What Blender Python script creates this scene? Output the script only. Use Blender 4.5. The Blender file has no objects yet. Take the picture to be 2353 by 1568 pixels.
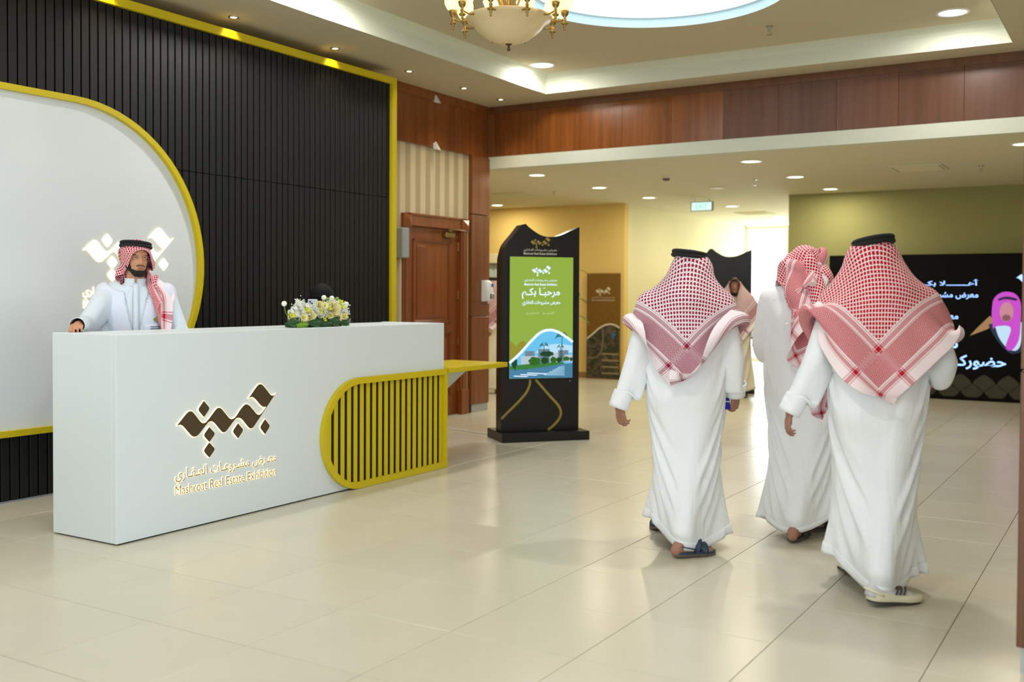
import bpy, bmesh, math, random
import numpy as np
from mathutils import Vector, Matrix
random.seed(7)
rng = np.random.default_rng(7)
D = bpy.data
scn = bpy.context.scene
COL = scn.collection
pi = math.pi
R = math.radians

# ------------------------------------------------------------------ camera, world, exposure
cam_d = D.cameras.new('camera')
cam = D.objects.new('camera', cam_d)
COL.objects.link(cam)
YAW, PITCH, ROLL = 0.55582, 0.02321, 0.00544
_f = Vector((-math.sin(YAW)*math.cos(PITCH), math.cos(YAW)*math.cos(PITCH), -math.sin(PITCH)))
_r = Vector((math.cos(YAW), math.sin(YAW), 0))
_u = _r.cross(_f)
_r2 = _r*math.cos(ROLL)+_u*math.sin(ROLL)
_u2 = -_r*math.sin(ROLL)+_u*math.cos(ROLL)
_m = Matrix.Identity(4)
for _i in range(3):
    _m[_i][0] = _r2[_i]; _m[_i][1] = _u2[_i]; _m[_i][2] = -_f[_i]
_m[2][3] = 1.4435
cam.matrix_world = _m
cam_d.sensor_fit = 'HORIZONTAL'
cam_d.sensor_width = 36.0
cam_d.lens = 36.0*2388.2/2353.0
cam_d.shift_x = 33.43/2353.0
cam_d.shift_y = -52.85/2353.0
cam_d.clip_start = 0.05
cam_d.clip_end = 200
cam_d.dof.use_dof = True
cam_d.dof.focus_distance = 6.7
cam_d.dof.aperture_fstop = 1.8
scn.camera = cam

W = D.worlds.new('world')
scn.world = W
W.use_nodes = True
W.node_tree.nodes['Background'].inputs[0].default_value = (0.84, 0.93, 1.0, 1)
W.node_tree.nodes['Background'].inputs[1].default_value = 2.75
scn.view_settings.view_transform = 'Standard'
scn.view_settings.look = 'None'
scn.view_settings.exposure = 0.05
scn.view_settings.gamma = 1.0
scn.view_settings.use_curve_mapping = False

# ------------------------------------------------------------------ materials
def srgb(c):
    return tuple(((x/255)/12.92 if x/255 <= 0.04045 else ((x/255+0.055)/1.055)**2.4) for x in c)
MATS = {}
def mat(name, rgb=(200, 200, 200), rough=0.6, metal=0.0, emit=None, estr=0.0, var=0.0, bump=0.0, bscale=40, spec=0.5, sheen=0.0, coat=0.0, trans=0.0):
    """plain procedural material: colour with a slight noise variation and fine relief"""
    if name in MATS: return MATS[name]
    m = D.materials.new(name); m.use_nodes = True
    nt = m.node_tree; b = nt.nodes['Principled BSDF']
    c = srgb(rgb)
    b.inputs['Base Color'].default_value = (*c, 1)
    b.inputs['Roughness'].default_value = rough
    b.inputs['Metallic'].default_value = metal
    b.inputs['Specular IOR Level'].default_value = spec
    if coat: b.inputs['Coat Weight'].default_value = coat; b.inputs['Coat Roughness'].default_value = 0.1
    if trans: b.inputs['Transmission Weight'].default_value = trans
    if sheen: b.inputs['Sheen Weight'].default_value = sheen
    if emit is not None:
        b.inputs['Emission Color'].default_value = (*srgb(emit), 1)
        b.inputs['Emission Strength'].default_value = estr
    if var or bump:
        tc = nt.nodes.new('ShaderNodeTexCoord'); no = nt.nodes.new('ShaderNodeTexNoise')
        no.inputs['Scale'].default_value = bscale; no.inputs['Detail'].default_value = 5
        nt.links.new(tc.outputs['Object'], no.inputs['Vector'])
        if var:
            mx = nt.nodes.new('ShaderNodeMix'); mx.data_type = 'RGBA'
            mx.inputs[6].default_value = (*[x*(1-var) for x in c], 1)
            mx.inputs[7].default_value = (*[min(1, x*(1+var)) for x in c], 1)
            nt.links.new(no.outputs['Fac'], mx.inputs[0]); nt.links.new(mx.outputs[2], b.inputs['Base Color'])
        if bump:
            bp = nt.nodes.new('ShaderNodeBump'); bp.inputs['Strength'].default_value = 1; bp.inputs['Distance'].default_value = bump
            nt.links.new(no.outputs['Fac'], bp.inputs['Height']); nt.links.new(bp.outputs[0], b.inputs['Normal'])
    MATS[name] = m
    return m

class NT:
    """small shader-node writer"""
    def __init__(s, m): s.nt = m.node_tree; s.b = s.nt.nodes['Principled BSDF']
    def n(s, t, **k):
        x = s.nt.nodes.new(t)
        for a, v in k.items(): setattr(x, a, v)
        return x
    def L(s, a, b): s.nt.links.new(a, b)
    def math(s, op, a, b=None, c=None):
        x = s.n('ShaderNodeMath', operation=op)
        for i, v in enumerate((a, b, c)):
            if v is None: continue
            if isinstance(v, (int, float)): x.inputs[i].default_value = v
            else: s.L(v, x.inputs[i])
        return x.outputs[0]
    def mix(s, f, a, b):
        x = s.n('ShaderNodeMix', data_type='RGBA')
        for i, v in ((0, f), (6, a), (7, b)):
            if isinstance(v, (int, float)): x.inputs[i].default_value = v
            elif isinstance(v, tuple): x.inputs[i].default_value = (*v, 1)
            else: s.L(v, x.inputs[i])
        return x.outputs[2]

def mat_wood(name, rgb, rgb2, rough=0.3, axis=2, scale=14):
    if name in MATS: return MATS[name]
    m = D.materials.new(name); m.use_nodes = True; N = NT(m)
    tc = N.n('ShaderNodeTexCoord'); oi = N.n('ShaderNodeObjectInfo')
    mp = N.n('ShaderNodeMapping'); sc = [scale, scale, scale]; sc[axis] = scale*0.045
    mp.inputs['Scale'].default_value = sc
    ad = N.n('ShaderNodeVectorMath', operation='ADD'); N.L(tc.outputs['Object'], ad.inputs[0])
    cb = N.n('ShaderNodeCombineXYZ'); r9 = N.math('MULTIPLY', oi.outputs['Random'], 9.0)
    for i in range(3): N.L(r9, cb.inputs[i])
    N.L(cb.outputs[0], ad.inputs[1]); N.L(ad.outputs[0], mp.inputs['Vector'])
    a = N.n('ShaderNodeTexNoise'); a.inputs['Scale'].default_value = 1; a.inputs['Detail'].default_value = 6; a.inputs['Roughness'].default_value = 0.65
    N.L(mp.outputs[0], a.inputs['Vector'])
    f = N.math('MULTIPLY_ADD', a.outputs['Fac'], 1.9, -0.45)
    col = N.mix(f, srgb(rgb), srgb(rgb2))
    k = N.math('MULTIPLY_ADD', oi.outputs['Random'], 0.22, 0.89)
    vm = N.n('ShaderNodeVectorMath', operation='SCALE'); N.L(col, vm.inputs[0]); N.L(k, vm.inputs['Scale'])
    N.L(vm.outputs[0], N.b.inputs['Base Color'])
    N.b.inputs['Roughness'].default_value = rough
    MATS[name] = m; return m

# ------------------------------------------------------------------ mesh helpers
class MB:
    def __init__(s): s.v = []; s.f = []; s.mi = []; s.cur = 0
    def add(s, vs, fs):
        o = len(s.v); s.v += [tuple(map(float, q)) for q in vs]
        s.f += [tuple(i+o for i in f) for f in fs]; s.mi += [s.cur]*len(fs); return s
    def box(s, a, b, bev=0.0):
        x0, y0, z0 = [min(a[i], b[i]) for i in range(3)]; x1, y1, z1 = [max(a[i], b[i]) for i in range(3)]
        if bev <= 0:
            return s.add([(x0,y0,z0),(x1,y0,z0),(x1,y1,z0),(x0,y1,z0),(x0,y0,z1),(x1,y0,z1),(x1,y1,z1),(x0,y1,z1)],
                         [(3,2,1,0),(4,5,6,7),(0,1,5,4),(1,2,6,5),(2,3,7,6),(3,0,4,7)])
        e = bev; vs = []; fs = []
        # bevelled box: 24 vertices
        for sx in (0,1):
            for sy in (0,1):
                for sz in (0,1):
                    X = (x0,x1)[sx]; Y = (y0,y1)[sy]; Z = (z0,z1)[sz]
                    ex = e if sx == 0 else -e; ey = e if sy == 0 else -e; ez = e if sz == 0 else -e
                    vs += [(X,Y+ey,Z+ez),(X+ex,Y,Z+ez),(X+ex,Y+ey,Z)]
        bm = bmesh.new()
        for q in vs: bm.verts.new(q)
        bmesh.ops.convex_hull(bm, input=bm.verts)
        bmesh.ops.dissolve_limit(bm, angle_limit=0.01, verts=bm.verts, edges=bm.edges)
        bm.verts.index_update()
        r = s.add([v.co for v in bm.verts], [tuple(v.index for v in f.verts) for f in bm.faces]); bm.free(); return r
    def prism(s, poly, f3, d0, d1):
        """poly: 2-D outline; f3(u, v, d) gives the 3-D point"""
        n = len(poly)
        vs = [f3(u, v, d0) for u, v in poly]+[f3(u, v, d1) for u, v in poly]
        fs = [(i, (i+1) % n, n+(i+1) % n, n+i) for i in range(n)]+[tuple(range(n-1, -1, -1)), tuple(range(n, 2*n))]
        return s.add(vs, fs)
    def tube(s, pts, r, n=10, caps=True, flat=1.0, upv=None):
        P = np.array(pts, float); m = len(P)
        rr = np.full(m, r) if np.isscalar(r) else np.array(r, float)
        T = np.gradient(P, axis=0); T /= np.linalg.norm(T, axis=1)[:, None]+1e-12
        ref = np.array(upv if upv is not None else ((0,0,1) if abs(T[0][2]) < 0.9 else (1,0,0)), float)
        vs = []
        for k in range(m):
            a = np.cross(ref, T[k]); a /= np.linalg.norm(a)+1e-12; b = np.cross(T[k], a)
            if upv is None: ref = b
            for q in range(n):
                t = 2*pi*q/n; vs.append(P[k]+rr[k]*(math.cos(t)*a+flat*math.sin(t)*b))
        fs = [(k*n+q, k*n+(q+1) % n, (k+1)*n+(q+1) % n, (k+1)*n+q) for k in range(m-1) for q in range(n)]
        if caps: fs += [tuple(range(n-1, -1, -1)), tuple(range((m-1)*n, m*n))]
        return s.add(vs, fs)
    def lathe(s, prof, c=(0,0,0), n=24):
        vs = []; m = len(prof)
        for (r, z) in prof:
            for q in range(n):
                t = 2*pi*q/n; vs.append((c[0]+r*math.cos(t), c[1]+r*math.sin(t), c[2]+z))
        fs = [(k*n+q, k*n+(q+1) % n, (k+1)*n+(q+1) % n, (k+1)*n+q) for k in range(m-1) for q in range(n)]
        fs += [tuple(range(n-1, -1, -1)), tuple(range((m-1)*n, m*n))]
        return s.add(vs, fs)
    def ball(s, c, r, n=12, m=8):
        r = (r, r, r) if np.isscalar(r) else r
        prof = [(math.sin(pi*k/m), -math.cos(pi*k/m)) for k in range(1, m)]
        vs = [(c[0]+r[0]*a*math.cos(2*pi*q/n), c[1]+r[1]*a*math.sin(2*pi*q/n), c[2]+r[2]*z) for a, z in prof for q in range(n)]
        k0 = len(vs); vs += [(c[0], c[1], c[2]-r[2]), (c[0], c[1], c[2]+r[2])]
        fs = [(k*n+q, k*n+(q+1) % n, (k+1)*n+(q+1) % n, (k+1)*n+q) for k in range(m-2) for q in range(n)]
        fs += [(k0, (q+1) % n, q) for q in range(n)]+[(k0+1, (m-2)*n+q, (m-2)*n+(q+1) % n) for q in range(n)]
        return s.add(vs, fs)
    def build(s, name, m, parent=None, smooth=False, loc=None, auto=None):
        me = D.meshes.new(name); me.from_pydata(s.v, [], s.f)
        ms = m if isinstance(m, (list, tuple)) else [m]
        for q in ms: me.materials.append(q)
        if len(ms) > 1: me.polygons.foreach_set('material_index', s.mi)
        me.update()
        bm = bmesh.new(); bm.from_mesh(me); bmesh.ops.recalc_face_normals(bm, faces=bm.faces); bm.to_mesh(me); bm.free()
        if smooth: me.polygons.foreach_set('use_smooth', [True]*len(me.polygons))
        if auto is not None: me.set_sharp_from_angle(angle=R(auto))
        return link(name, me, parent, loc)

def link(name, me, parent=None, loc=None):
    o = D.objects.new(name, me); COL.objects.link(o)
    if parent: o.parent = parent
    if loc is not None: o.location = loc
    return o
def thing(name, label, cat, loc=(0,0,0), rz=0, group=None):
    o = D.objects.new(name, None); COL.objects.link(o)
    o.empty_display_size = 0.1
    o.location = loc; o.rotation_euler = (0, 0, rz); return tag(o, label, cat, group)
def tag(o, label, cat, group=None, kind=None):
    o['label'] = label; o['category'] = cat
    if group: o['group'] = group
    if kind: o['kind'] = kind
    return o
def struct(o, label=None):
    o['kind'] = 'structure'
    if label: o['label'] = label
    return o
def dup(root, label=None, loc=None, rz=None):
    r = root.copy(); COL.objects.link(r)
    if loc is not None: r.location = loc
    if rz is not None: r.rotation_euler = (0, 0, rz)
    if label: r['label'] = label
    for ch in list(root.children):
        c = ch.copy(); COL.objects.link(c); c.parent = r
        for g in list(ch.children):
            d = g.copy(); COL.objects.link(d); d.parent = c
    return r
def lamp(kind, loc, power, rgb=(255, 240, 215), size=0.1, parent=None, rot=None, spot=None, blend=0.5, name='lamp'):
    l = D.lights.new(name, kind); l.energy = power; l.color = srgb(rgb)
    if kind == 'AREA': l.size = size; l.shape = 'DISK'
    else: l.shadow_soft_size = size
    if kind == 'SPOT': l.spot_size = spot; l.spot_blend = blend
    o = D.objects.new(name, l); COL.objects.link(o); o.location = loc
    if rot is not None: o.rotation_euler = rot
    if parent: o.parent = parent
    return o
# ------------------------------------------------------------------ room materials
ZC, ZU, ZH = 3.742, 3.95, 2.986       # lobby ceiling, raised tray, hall ceiling
XL, XB, YB, YW = -6.93, -6.554, 10.88, 16.05
M_CEIL = mat('ceiling_paint', (202, 192, 163), rough=0.9)
M_CEILH = mat('hall_ceiling_paint', (216, 210, 180), rough=0.9)
M_TRAY = mat('tray_edge_paint', (212, 216, 198), rough=0.9)
M_YWALL = mat('yellow_wall_paint', (226, 196, 118), rough=0.85)
M_OWALL = mat('olive_cream_wall_paint', (152, 150, 98), rough=0.85)
M_CREAM = mat('cream_wall_paint', (226, 220, 180), rough=0.85)
M_WOOD = mat_wood('reddish_veneer', (150, 88, 38), (96, 50, 16), rough=0.28)
M_WOODB = mat_wood('brown_veneer', (116, 72, 42), (86, 50, 26), rough=0.36)
M_DOORW = mat_wood('door_wood', (146, 80, 30), (108, 54, 14), rough=0.33, scale=10)
M_GROUT = mat('grout', (150, 142, 124), rough=0.9)
M_WHITE = mat('white_laminate', (219, 228, 231), rough=0.45, bump=0.0003, bscale=3)
M_WPANEL = mat('white_board', (220, 226, 228), rough=0.55)
M_YEL = mat('mustard_yellow_lacquer', (206, 184, 8), rough=0.42)
M_BLK = mat('black_lacquer', (17, 15, 15), rough=0.35, spec=0.35)
M_SLAT = mat('charcoal_slat', (18, 18, 18), rough=0.48, spec=0.35, var=0.12, bump=0.0004, bscale=30)
M_VOID = mat('black_recess', (12, 12, 12), rough=0.9)
M_GREYP = mat('grey_plinth', (170, 174, 172), rough=0.5)
M_BRASS = mat('aged_brass', (150, 126, 66), rough=0.32, metal=0.85)
M_CHROME = mat('brushed_steel', (190, 190, 186), rough=0.3, metal=0.9)
M_PLAST = mat('white_plastic', (226, 228, 226), rough=0.35)
M_GREYBOX = mat('grey_box_paint', (150, 158, 158), rough=0.5)
M_DISC = mat('lamp_disc', (255, 255, 255), emit=(250, 250, 255), estr=5.0)
M_DISCW = mat('warm_lamp_disc', (255, 250, 235), emit=(255, 246, 214), estr=6.0)
M_LENS = mat('spot_lens', (255, 240, 210), emit=(255, 232, 190), estr=9.0)

def mat_tile():
    m = D.materials.new('beige_porcelain'); m.use_nodes = True; N = NT(m)
    tc = N.n('ShaderNodeTexCoord'); oi = N.n('ShaderNodeObjectInfo')
    no = N.n('ShaderNodeTexNoise'); no.inputs['Scale'].default_value = 2.2; no.inputs['Detail'].default_value = 6; no.inputs['Roughness'].default_value = 0.6
    v = N.n('ShaderNodeVectorMath', operation='ADD'); N.L(tc.outputs['Object'], v.inputs[0]); N.L(oi.outputs['Location'], v.inputs[1]); N.L(v.outputs[0], no.inputs['Vector'])
    col = N.mix(no.outputs['Fac'], srgb((208, 201, 182)), srgb((198, 192, 171)))
    k = N.math('MULTIPLY_ADD', oi.outputs['Random'], 0.05, 0.965)
    s = N.n('ShaderNodeVectorMath', operation='SCALE'); N.L(col, s.inputs[0]); N.L(k, s.inputs['Scale']); N.L(s.outputs[0], N.b.inputs['Base Color'])
    N.b.inputs['Roughness'].default_value = 0.25
    N.b.inputs['Specular IOR Level'].default_value = 0.45
    return m
M_TILE = mat_tile()
M_STRIPE = D.materials.new('striped_wallpaper'); M_STRIPE.use_nodes = True
_N = NT(M_STRIPE); _tc = _N.n('ShaderNodeTexCoord'); _sp = _N.n('ShaderNodeSeparateXYZ'); _N.L(_tc.outputs['Object'], _sp.inputs[0])
_fr = _N.math('FRACT', _N.math('DIVIDE', _sp.outputs[1], 0.19))
_N.L(_N.mix(_N.math('GREATER_THAN', _fr, 0.5), srgb((206, 194, 160)), srgb((176, 158, 122))), _N.b.inputs['Base Color']); _N.b.inputs['Roughness'].default_value = 0.7

# ------------------------------------------------------------------ floor: every tile a piece of its own
fl = MB().box((-13.0, -3.0, -0.12), (3.0, 24.0, -0.006)).build('floor', M_GROUT); struct(fl)
T = 0.6; OX, OY = -1.88941, 3.64
def tile_seen(cx, cy):
    d = Vector((cx, cy, 0))-Vector((0, 0, 1.4435)); z = d.dot(_f)
    if z < 0.6: return None
    u = (1143+2388.2*d.dot(_r2)/z); v = 731.2-2388.2*d.dot(_u2)/z
    return (u, v, z) if -330 < u < 2700 and v < 1760 else None
tb = MB().box((-T/2+0.0015, -T/2+0.0015, -0.006), (T/2-0.0015, T/2-0.0015, 0.0), bev=0.0012)
cand = []; rest = []
for i in range(-19, 8):
    for j in range(-11, 34):
        cx, cy = OX+(i+0.5)*T, OY+(j+0.5)*T
        if cx < XL-0.3 and cy < YB: continue
        if cy > YW and not (-7.6 < cx < -4.4): continue
        q = tile_seen(cx, cy)
        (cand if q and not (cx < XB-0.2 and cy < 8.7) else rest).append((q[2] if q else 99, cx, cy))
cand.sort(); near = cand[:290]; rest += cand[290:]
t0 = None
for _, cx, cy in near:
    if t0 is None: t0 = tb.build('tile', M_TILE, fl, loc=(cx, cy, 0))
    else: link('tile', t0.data, fl, (cx, cy, 0))
mb = MB()
for _, cx, cy in rest:
    a = T/2-0.0015; mb.add([(cx-a, cy-a, 0), (cx+a, cy-a, 0), (cx+a, cy+a, 0), (cx-a, cy+a, 0), (cx-a, cy-a, -0.006), (cx+a, cy-a, -0.006), (cx+a, cy+a, -0.006), (cx-a, cy+a, -0.006)],
                           [(0, 1, 2, 3), (0, 4, 5, 1), (1, 5, 6, 2), (2, 6, 7, 3), (3, 7, 4, 0)])
o = mb.build('far_tiles', M_TILE, fl); o['kind'] = 'stuff'

# ------------------------------------------------------------------ lobby ceiling with raised tray and round domes
TX0, TX1, TY0, TY1 = -5.87, -1.04, 0.90, 10.47
mb = MB()
for a, b in (((-7.2, -3), (TX0, 11.1)), ((TX1, -3), (3, 11.1)), ((TX0, TY1), (TX1, 11.1)), ((TX0, -3), (TX1, TY0))):
    mb.box((a[0], a[1], ZC), (b[0], b[1], ZC+0.12))
ce = mb.build('ceiling', M_CEIL); struct(ce)
mb = MB(); h = 0.2   # coved edge between the lower ceiling and the tray
prof = [(0.003, -0.0005), (0.003, 0.13), (0.02, 0.165), (0.055, 0.19), (0.10, ZU-ZC)]
rings = []
for off, z in prof:
    rings.append([(TX0+off, TY0+off, ZC+z), (TX1-off, TY0+off, ZC+z), (TX1-off, TY1-off, ZC+z), (TX0+off, TY1-off, ZC+z)])
vs = [q for r_ in rings for q in r_]; fs = [(k*4+q, k*4+(q+1) % 4, (k+1)*4+(q+1) % 4, (k+1)*4+q) for k in range(len(prof)-1) for q in range(4)]
mb.add(vs, fs); mb.build('tray_edge', M_TRAY, ce)
DOMES = [(-3.50, 8.10, 1.09), (-3.50, 3.25, 1.09)]
bm = bmesh.new()
def ring_verts(pts): 
    v = [bm.verts.new(p) for p in pts]; return v, [bm.edges.new((v[i], v[(i+1) % len(v)])) for i in range(len(v))]
_, ed = ring_verts([(TX0-0.1, TY0-0.1, ZU), (TX1+0.1, TY0-0.1, ZU), (TX1+0.1, TY1+0.1, ZU), (TX0-0.1, TY1+0.1, ZU)])
for cx, cy, r in DOMES:
    _, e2 = ring_verts([(cx+r*math.cos(t), cy+r*math.sin(t), ZU) for t in np.linspace(0, 2*pi, 72, endpoint=False)]); ed += e2
bmesh.ops.triangle_fill(bm, use_beauty=True, use_dissolve=False, edges=ed, normal=(0, 0, -1))
for f in list(bm.faces):
    c = f.calc_center_median()
    if any(math.hypot(c.x-cx, c.y-cy) < r*0.93 for cx, cy, r in DOMES): bm.faces.remove(f)
me = D.meshes.new('tray_ceiling'); bm.to_mesh(me); bm.free(); me.materials.append(M_CEIL); link('tray_ceiling', me, ce)
M_DOMEGLOW = mat('backlit_dome_skin', (240, 248, 255), emit=(206, 228, 255), estr=1.9)
M_DOMERIM = mat('dome_rim_paint', (214, 234, 236), rough=0.8)
for cx, cy, r in DOMES:
    mb = MB(); n = 72; pr = [(r, 0), (r, 0.075), (r-0.03, 0.085)]
    vs = [(cx+a*math.cos(t), cy+a*math.sin(t), ZU+z) for a, z in pr for t in np.linspace(0, 2*pi, n, endpoint=False)]
    fs = [(k*n+q, k*n+(q+1) % n, (k+1)*n+(q+1) % n, (k+1)*n+q) for k in range(len(pr)-1) for q in range(n)]
    mb.add(vs, fs); mb.build('dome_rim', M_DOMERIM, ce, smooth=True, auto=40)
    mb = MB(); pr = [(r-0.03, 0.085), (r*0.93, 0.20), (r*0.72, 0.36), (r*0.4, 0.47), (0.02, 0.50)]
    vs = [(cx+a*math.cos(t), cy+a*math.sin(t), ZU+z) for a, z in pr for t in np.linspace(0, 2*pi, n, endpoint=False)]
    fs = [(k*n+q, k*n+(q+1) % n, (k+1)*n+(q+1) % n, (k+1)*n+q) for k in range(len(pr)-1) for q in range(n)]
    mb.add(vs, fs); mb.build('dome_skin', M_DOMEGLOW, ce, smooth=True)

# ------------------------------------------------------------------ left wall with veneer band, column and door
wl = MB(); wl.box((XL-0.15, -3, 0), (XL, 9.16, ZC)); wl.box((XL-0.15, 9.16, 2.33), (XL, 10.46, ZC)); wl.box((XL-0.15, 10.46, 0), (XL, YB, ZC))
wl = wl.build('wall_left', M_STRIPE); struct(wl)
y = 8.2; ws = [0.82, 0.60, 0.60, 0.66]
def panel(parent, a, b, m=None, name='panel', bev=0.0015): return MB().box(a, b, bev=bev).build(name, m or M_WOOD, parent)
for w_ in ws:
    y1 = min(y+w_, YB); panel(wl, (XL, y+0.001, 3.11), (XL+0.035, y1-0.001, ZC-0.002)); y = y1
panel(wl, (XL+0.035, 8.0, ZC-0.10), (XL+0.050, YB-0.05, ZC-0.001), name='crown_board')
bs = MB().box((XL, 8.55, 0), (XL+0.012, 9.15, 0.10)).box((XL, 10.475, 0), (XL+0.012, YB, 0.10)).build('baseboard_left', M_GREYP); struct(bs)
# wooden column at the corner, three boards with open joints
co = MB().box((XL-0.15, 10.50, 0.0), (XL+0.029, YB-0.021, 3.11)).build('trim_1', M_VOID); struct(co)
for z0, z1 in ((0.10, 1.162), (1.172, 2.40), (2.41, 3.108)):
    panel(co, (XL+0.03, 10.49, z0), (XL+0.050, YB, z1)); panel(co, (XL-0.15, YB-0.02, z0), (XL+0.03, YB, z1)); panel(co, (XL, 10.478, z0), (XL+0.048, 10.4895, z1))
MB().box((XL, 10.51, 0), (XL+0.040, YB-0.01, 0.10)).build('plinth', M_GREYP, co)
# crown and beam over the hall opening: separate veneer boards
wb = MB().box((XL-0.15, YB+0.02, 3.135), (3.0, YB+0.10, ZC+0.05)).build('wall_back', M_CREAM); struct(wb)
x = XL+0.035; k = 0
while x < 3.0:
    x1 = min(3.0, x+0.60); panel(wb, (x+0.001, YB, 3.13), (x1-0.001, YB+0.022, ZC-0.002), M_WOOD if k < 5 else M_WOODB); x = x1; k += 1
panel(wb, (XL+0.05, YB-0.012, ZC-0.085), (3.0, YB, ZC-0.001), M_WOODB, name='crown_board')
MB().box((XL+0.02, YB-0.004, 2.985), (3.0, YB+0.12, 3.129)).build('lower_edge', M_TRAY, wb)

# door
dr = thing('door_1', 'reddish brown panelled wooden door in a moulded frame', 'door'); struct(dr); del dr['category']
mb = MB()
for y0, y1 in ((9.16, 9.285), (10.30, 10.425)): 
    mb.box((XL-0.10, y0, 0.0), (XL+0.025, y1, 2.22), bev=0.004); mb.box((XL+0.025, y0+0.03, 0.2), (XL+0.034, y1-0.03, 2.19), bev=0.003)
mb.box((XL-0.10, 9.285, 2.20), (XL+0.025, 10.30, 2.32), bev=0.004); mb.box((XL, 9.20, 2.315), (XL+0.04, 10.40, 2.338), bev=0.004)
mb.box((XL-0.02, 10.29, 0), (XL+0.045, 10.45, 0.30), bev=0.006); mb.box((XL-0.02, 9.14, 0), (XL+0.045, 9.30, 0.30), bev=0.006)
mb.build('door_frame', M_DOORW, dr)
for yc in (9.215, 10.37):
    mb = MB(); a = 0.075; z = 2.255
    mb.box((XL-0.02, yc-a, z-a), (XL+0.040, yc+a, z+a)); mb.add([(XL+0.040, yc-a+.01, z-a+.01), (XL+0.040, yc+a-.01, z-a+.01), (XL+0.040, yc+a-.01, z+a-.01), (XL+0.040, yc-a+.01, z+a-.01), (XL+0.075, yc, z)], [(0, 1, 4), (1, 2, 4), (2, 3, 4), (3, 0, 4)])
    mb.build('corner_block', M_DOORW, dr)
leaf = MB().box((XL-0.075, 9.285, 0.008), (XL-0.03, 10.30, 2.20)).build('door_leaf', M_DOORW, dr)
def moulding(y0, y1, z0, z1):
    mb = MB(); X = XL-0.03
    for w_, h_ in ((0.0, 0.014), (0.018, 0.009)):
        for a, b in (((y0+w_, z0+w_), (y1-w_, z0+w_+0.02)), ((y0+w_, z1-w_-0.02), (y1-w_, z1-w_)), ((y0+w_, z0+w_), (y0+w_+0.02, z1-w_)), ((y1-w_-0.02, z0+w_), (y1-w_, z1-w_))):
            mb.box((X, a[0], a[1]), (X+h_, b[0], b[1]), bev=0.003)
    mb.build('panel_moulding', M_DOORW, leaf)
    MB().box((X-0.001, y0+0.075, z0+0.075), (X+0.008, y1-0.075, z1-0.075), bev=0.006).build('raised_panel', M_DOORW, leaf)
moulding(9.40, 10.14, 1.10, 2.06); moulding(9.40, 10.14, 0.24, 0.99)
for z in (2.00, 1.43, 0.88, 0.32): MB().tube([(XL-0.022, 10.295, z-0.05), (XL-0.022, 10.295, z+0.05)], 0.010, n=10).build('hinge', M_BRASS, dr, smooth=True, auto=50)
cl = MB().box((XL-0.03, 9.98, 2.10), (XL+0.025, 10.17, 2.16), bev=0.008).build('door_closer', M_BRASS, dr)
MB().tube([(XL+0.01, 10.12, 2.17), (XL+0.09, 9.93, 2.185), (XL+0.03, 10.42, 2.20)], 0.009, n=8).build('closer_arm', M_BRASS, cl, smooth=True)
t = MB().box((XL-0.15, 9.2, -0.005), (XL+0.0, 10.4, 0.004)).build('threshold', M_GREYP, dr)

# ------------------------------------------------------------------ hall behind the opening
wh = MB()
wh.box((-12.5, YW, 0), (-10.9, YW+0.15, ZH+0.02)); wh.box((-10.9, YW, 2.0), (-9.95, YW+0.15, ZH+0.02)); wh.box((-9.95, YW, 0), (-7.45, YW+0.15, ZH+0.02))
wh = wh.build('wall_hall_left', M_YWALL); struct(wh)
o = MB().box((-10.95, YW-0.03, 2.0), (-9.88, YW, 2.17), bev=0.004).build('window_head', M_CREAM, wh)
struct(MB().box((-9.95, YW-0.012, 0), (-7.45, YW, 0.10)).build('baseboard_hall', mat('brown_skirting', (150, 118, 66), rough=0.6)))
wn = struct(thing('window_1', 'window with pale vertical blinds', 'window')); del wn['category']
MB().box((-10.9, YW+0.13, 0.0), (-9.95, YW+0.15, 2.0)).build('pane', mat('blue_glass', (190, 214, 216), rough=0.1), wn)
b0_ = None
for k in range(9):
    xx = -10.86+0.105*k
    if b0_ is None: b0_ = MB().box((-0.045, 0, 0), (0.045, 0.004, 1.95)).build('blind_slat', mat('pale_blue_blind', (196, 214, 206), rough=0.6), wn, loc=(xx, YW+0.05, 0.03)); b0_.rotation_euler = (0, 0, 0.3)
    else: q = link('blind_slat', b0_.data, wn, (xx, YW+0.05, 0.03)); q.rotation_euler = (0, 0, 0.3)
struct(MB().box((-4.65, YW-0.10, 0), (3.0, YW+0.05, ZH+0.02)).build('wall_hall_right', M_OWALL))
struct(MB().box((-7.60, YW+0.15, 0), (-7.45, 22.4, ZH+0.02)).build('wall_corridor_left', M_CREAM))
struct(MB().box((-4.65, YW+0.05, 0), (-4.50, 22.4, ZH+0.02)).build('wall_corridor_right', M_CREAM))
struct(MB().box((-12.6, YB+0.12, 0), (-12.5, YW, ZH)).build('wall_hall_far_left', M_YWALL))
struct(MB().box((-12.5, YB-0.10, 0), (XL-0.15, YB+0.02, ZH)).build('wall_hall_near', M_YWALL))
hc = MB().box((-12.6, YB+0.12, ZH), (3.0, YW+0.15, ZH+0.1)).box((-7.6, YW+0.15, ZH), (-4.5, 22.4, ZH+0.1)).build('ceiling_hall', M_CEILH); struct(hc)
struct(MB().box((2.9, YB+0.1, 0), (3.0, YW, ZH)).build('wall_hall_far_right', M_YWALL))
struct(MB().box((2.9, -3, 0), (3.0, -2.6, ZC)).box((2.9, 4.6, 0), (3.0, YB+0.1, ZC)).box((2.9, -2.6, 3.2), (3.0, 4.6, ZC)).build('wall_right', M_CREAM))
wf = MB().box((-13, -3.1, 0), (-4.6, -3.0, ZC+0.1)).box((1.9, -3.1, 0), (3.0, -3.0, ZC+0.1)).box((-4.6, -3.1, 3.3), (1.9, -3.0, ZC+0.1)).build('wall_front', M_CREAM); struct(wf)
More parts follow.
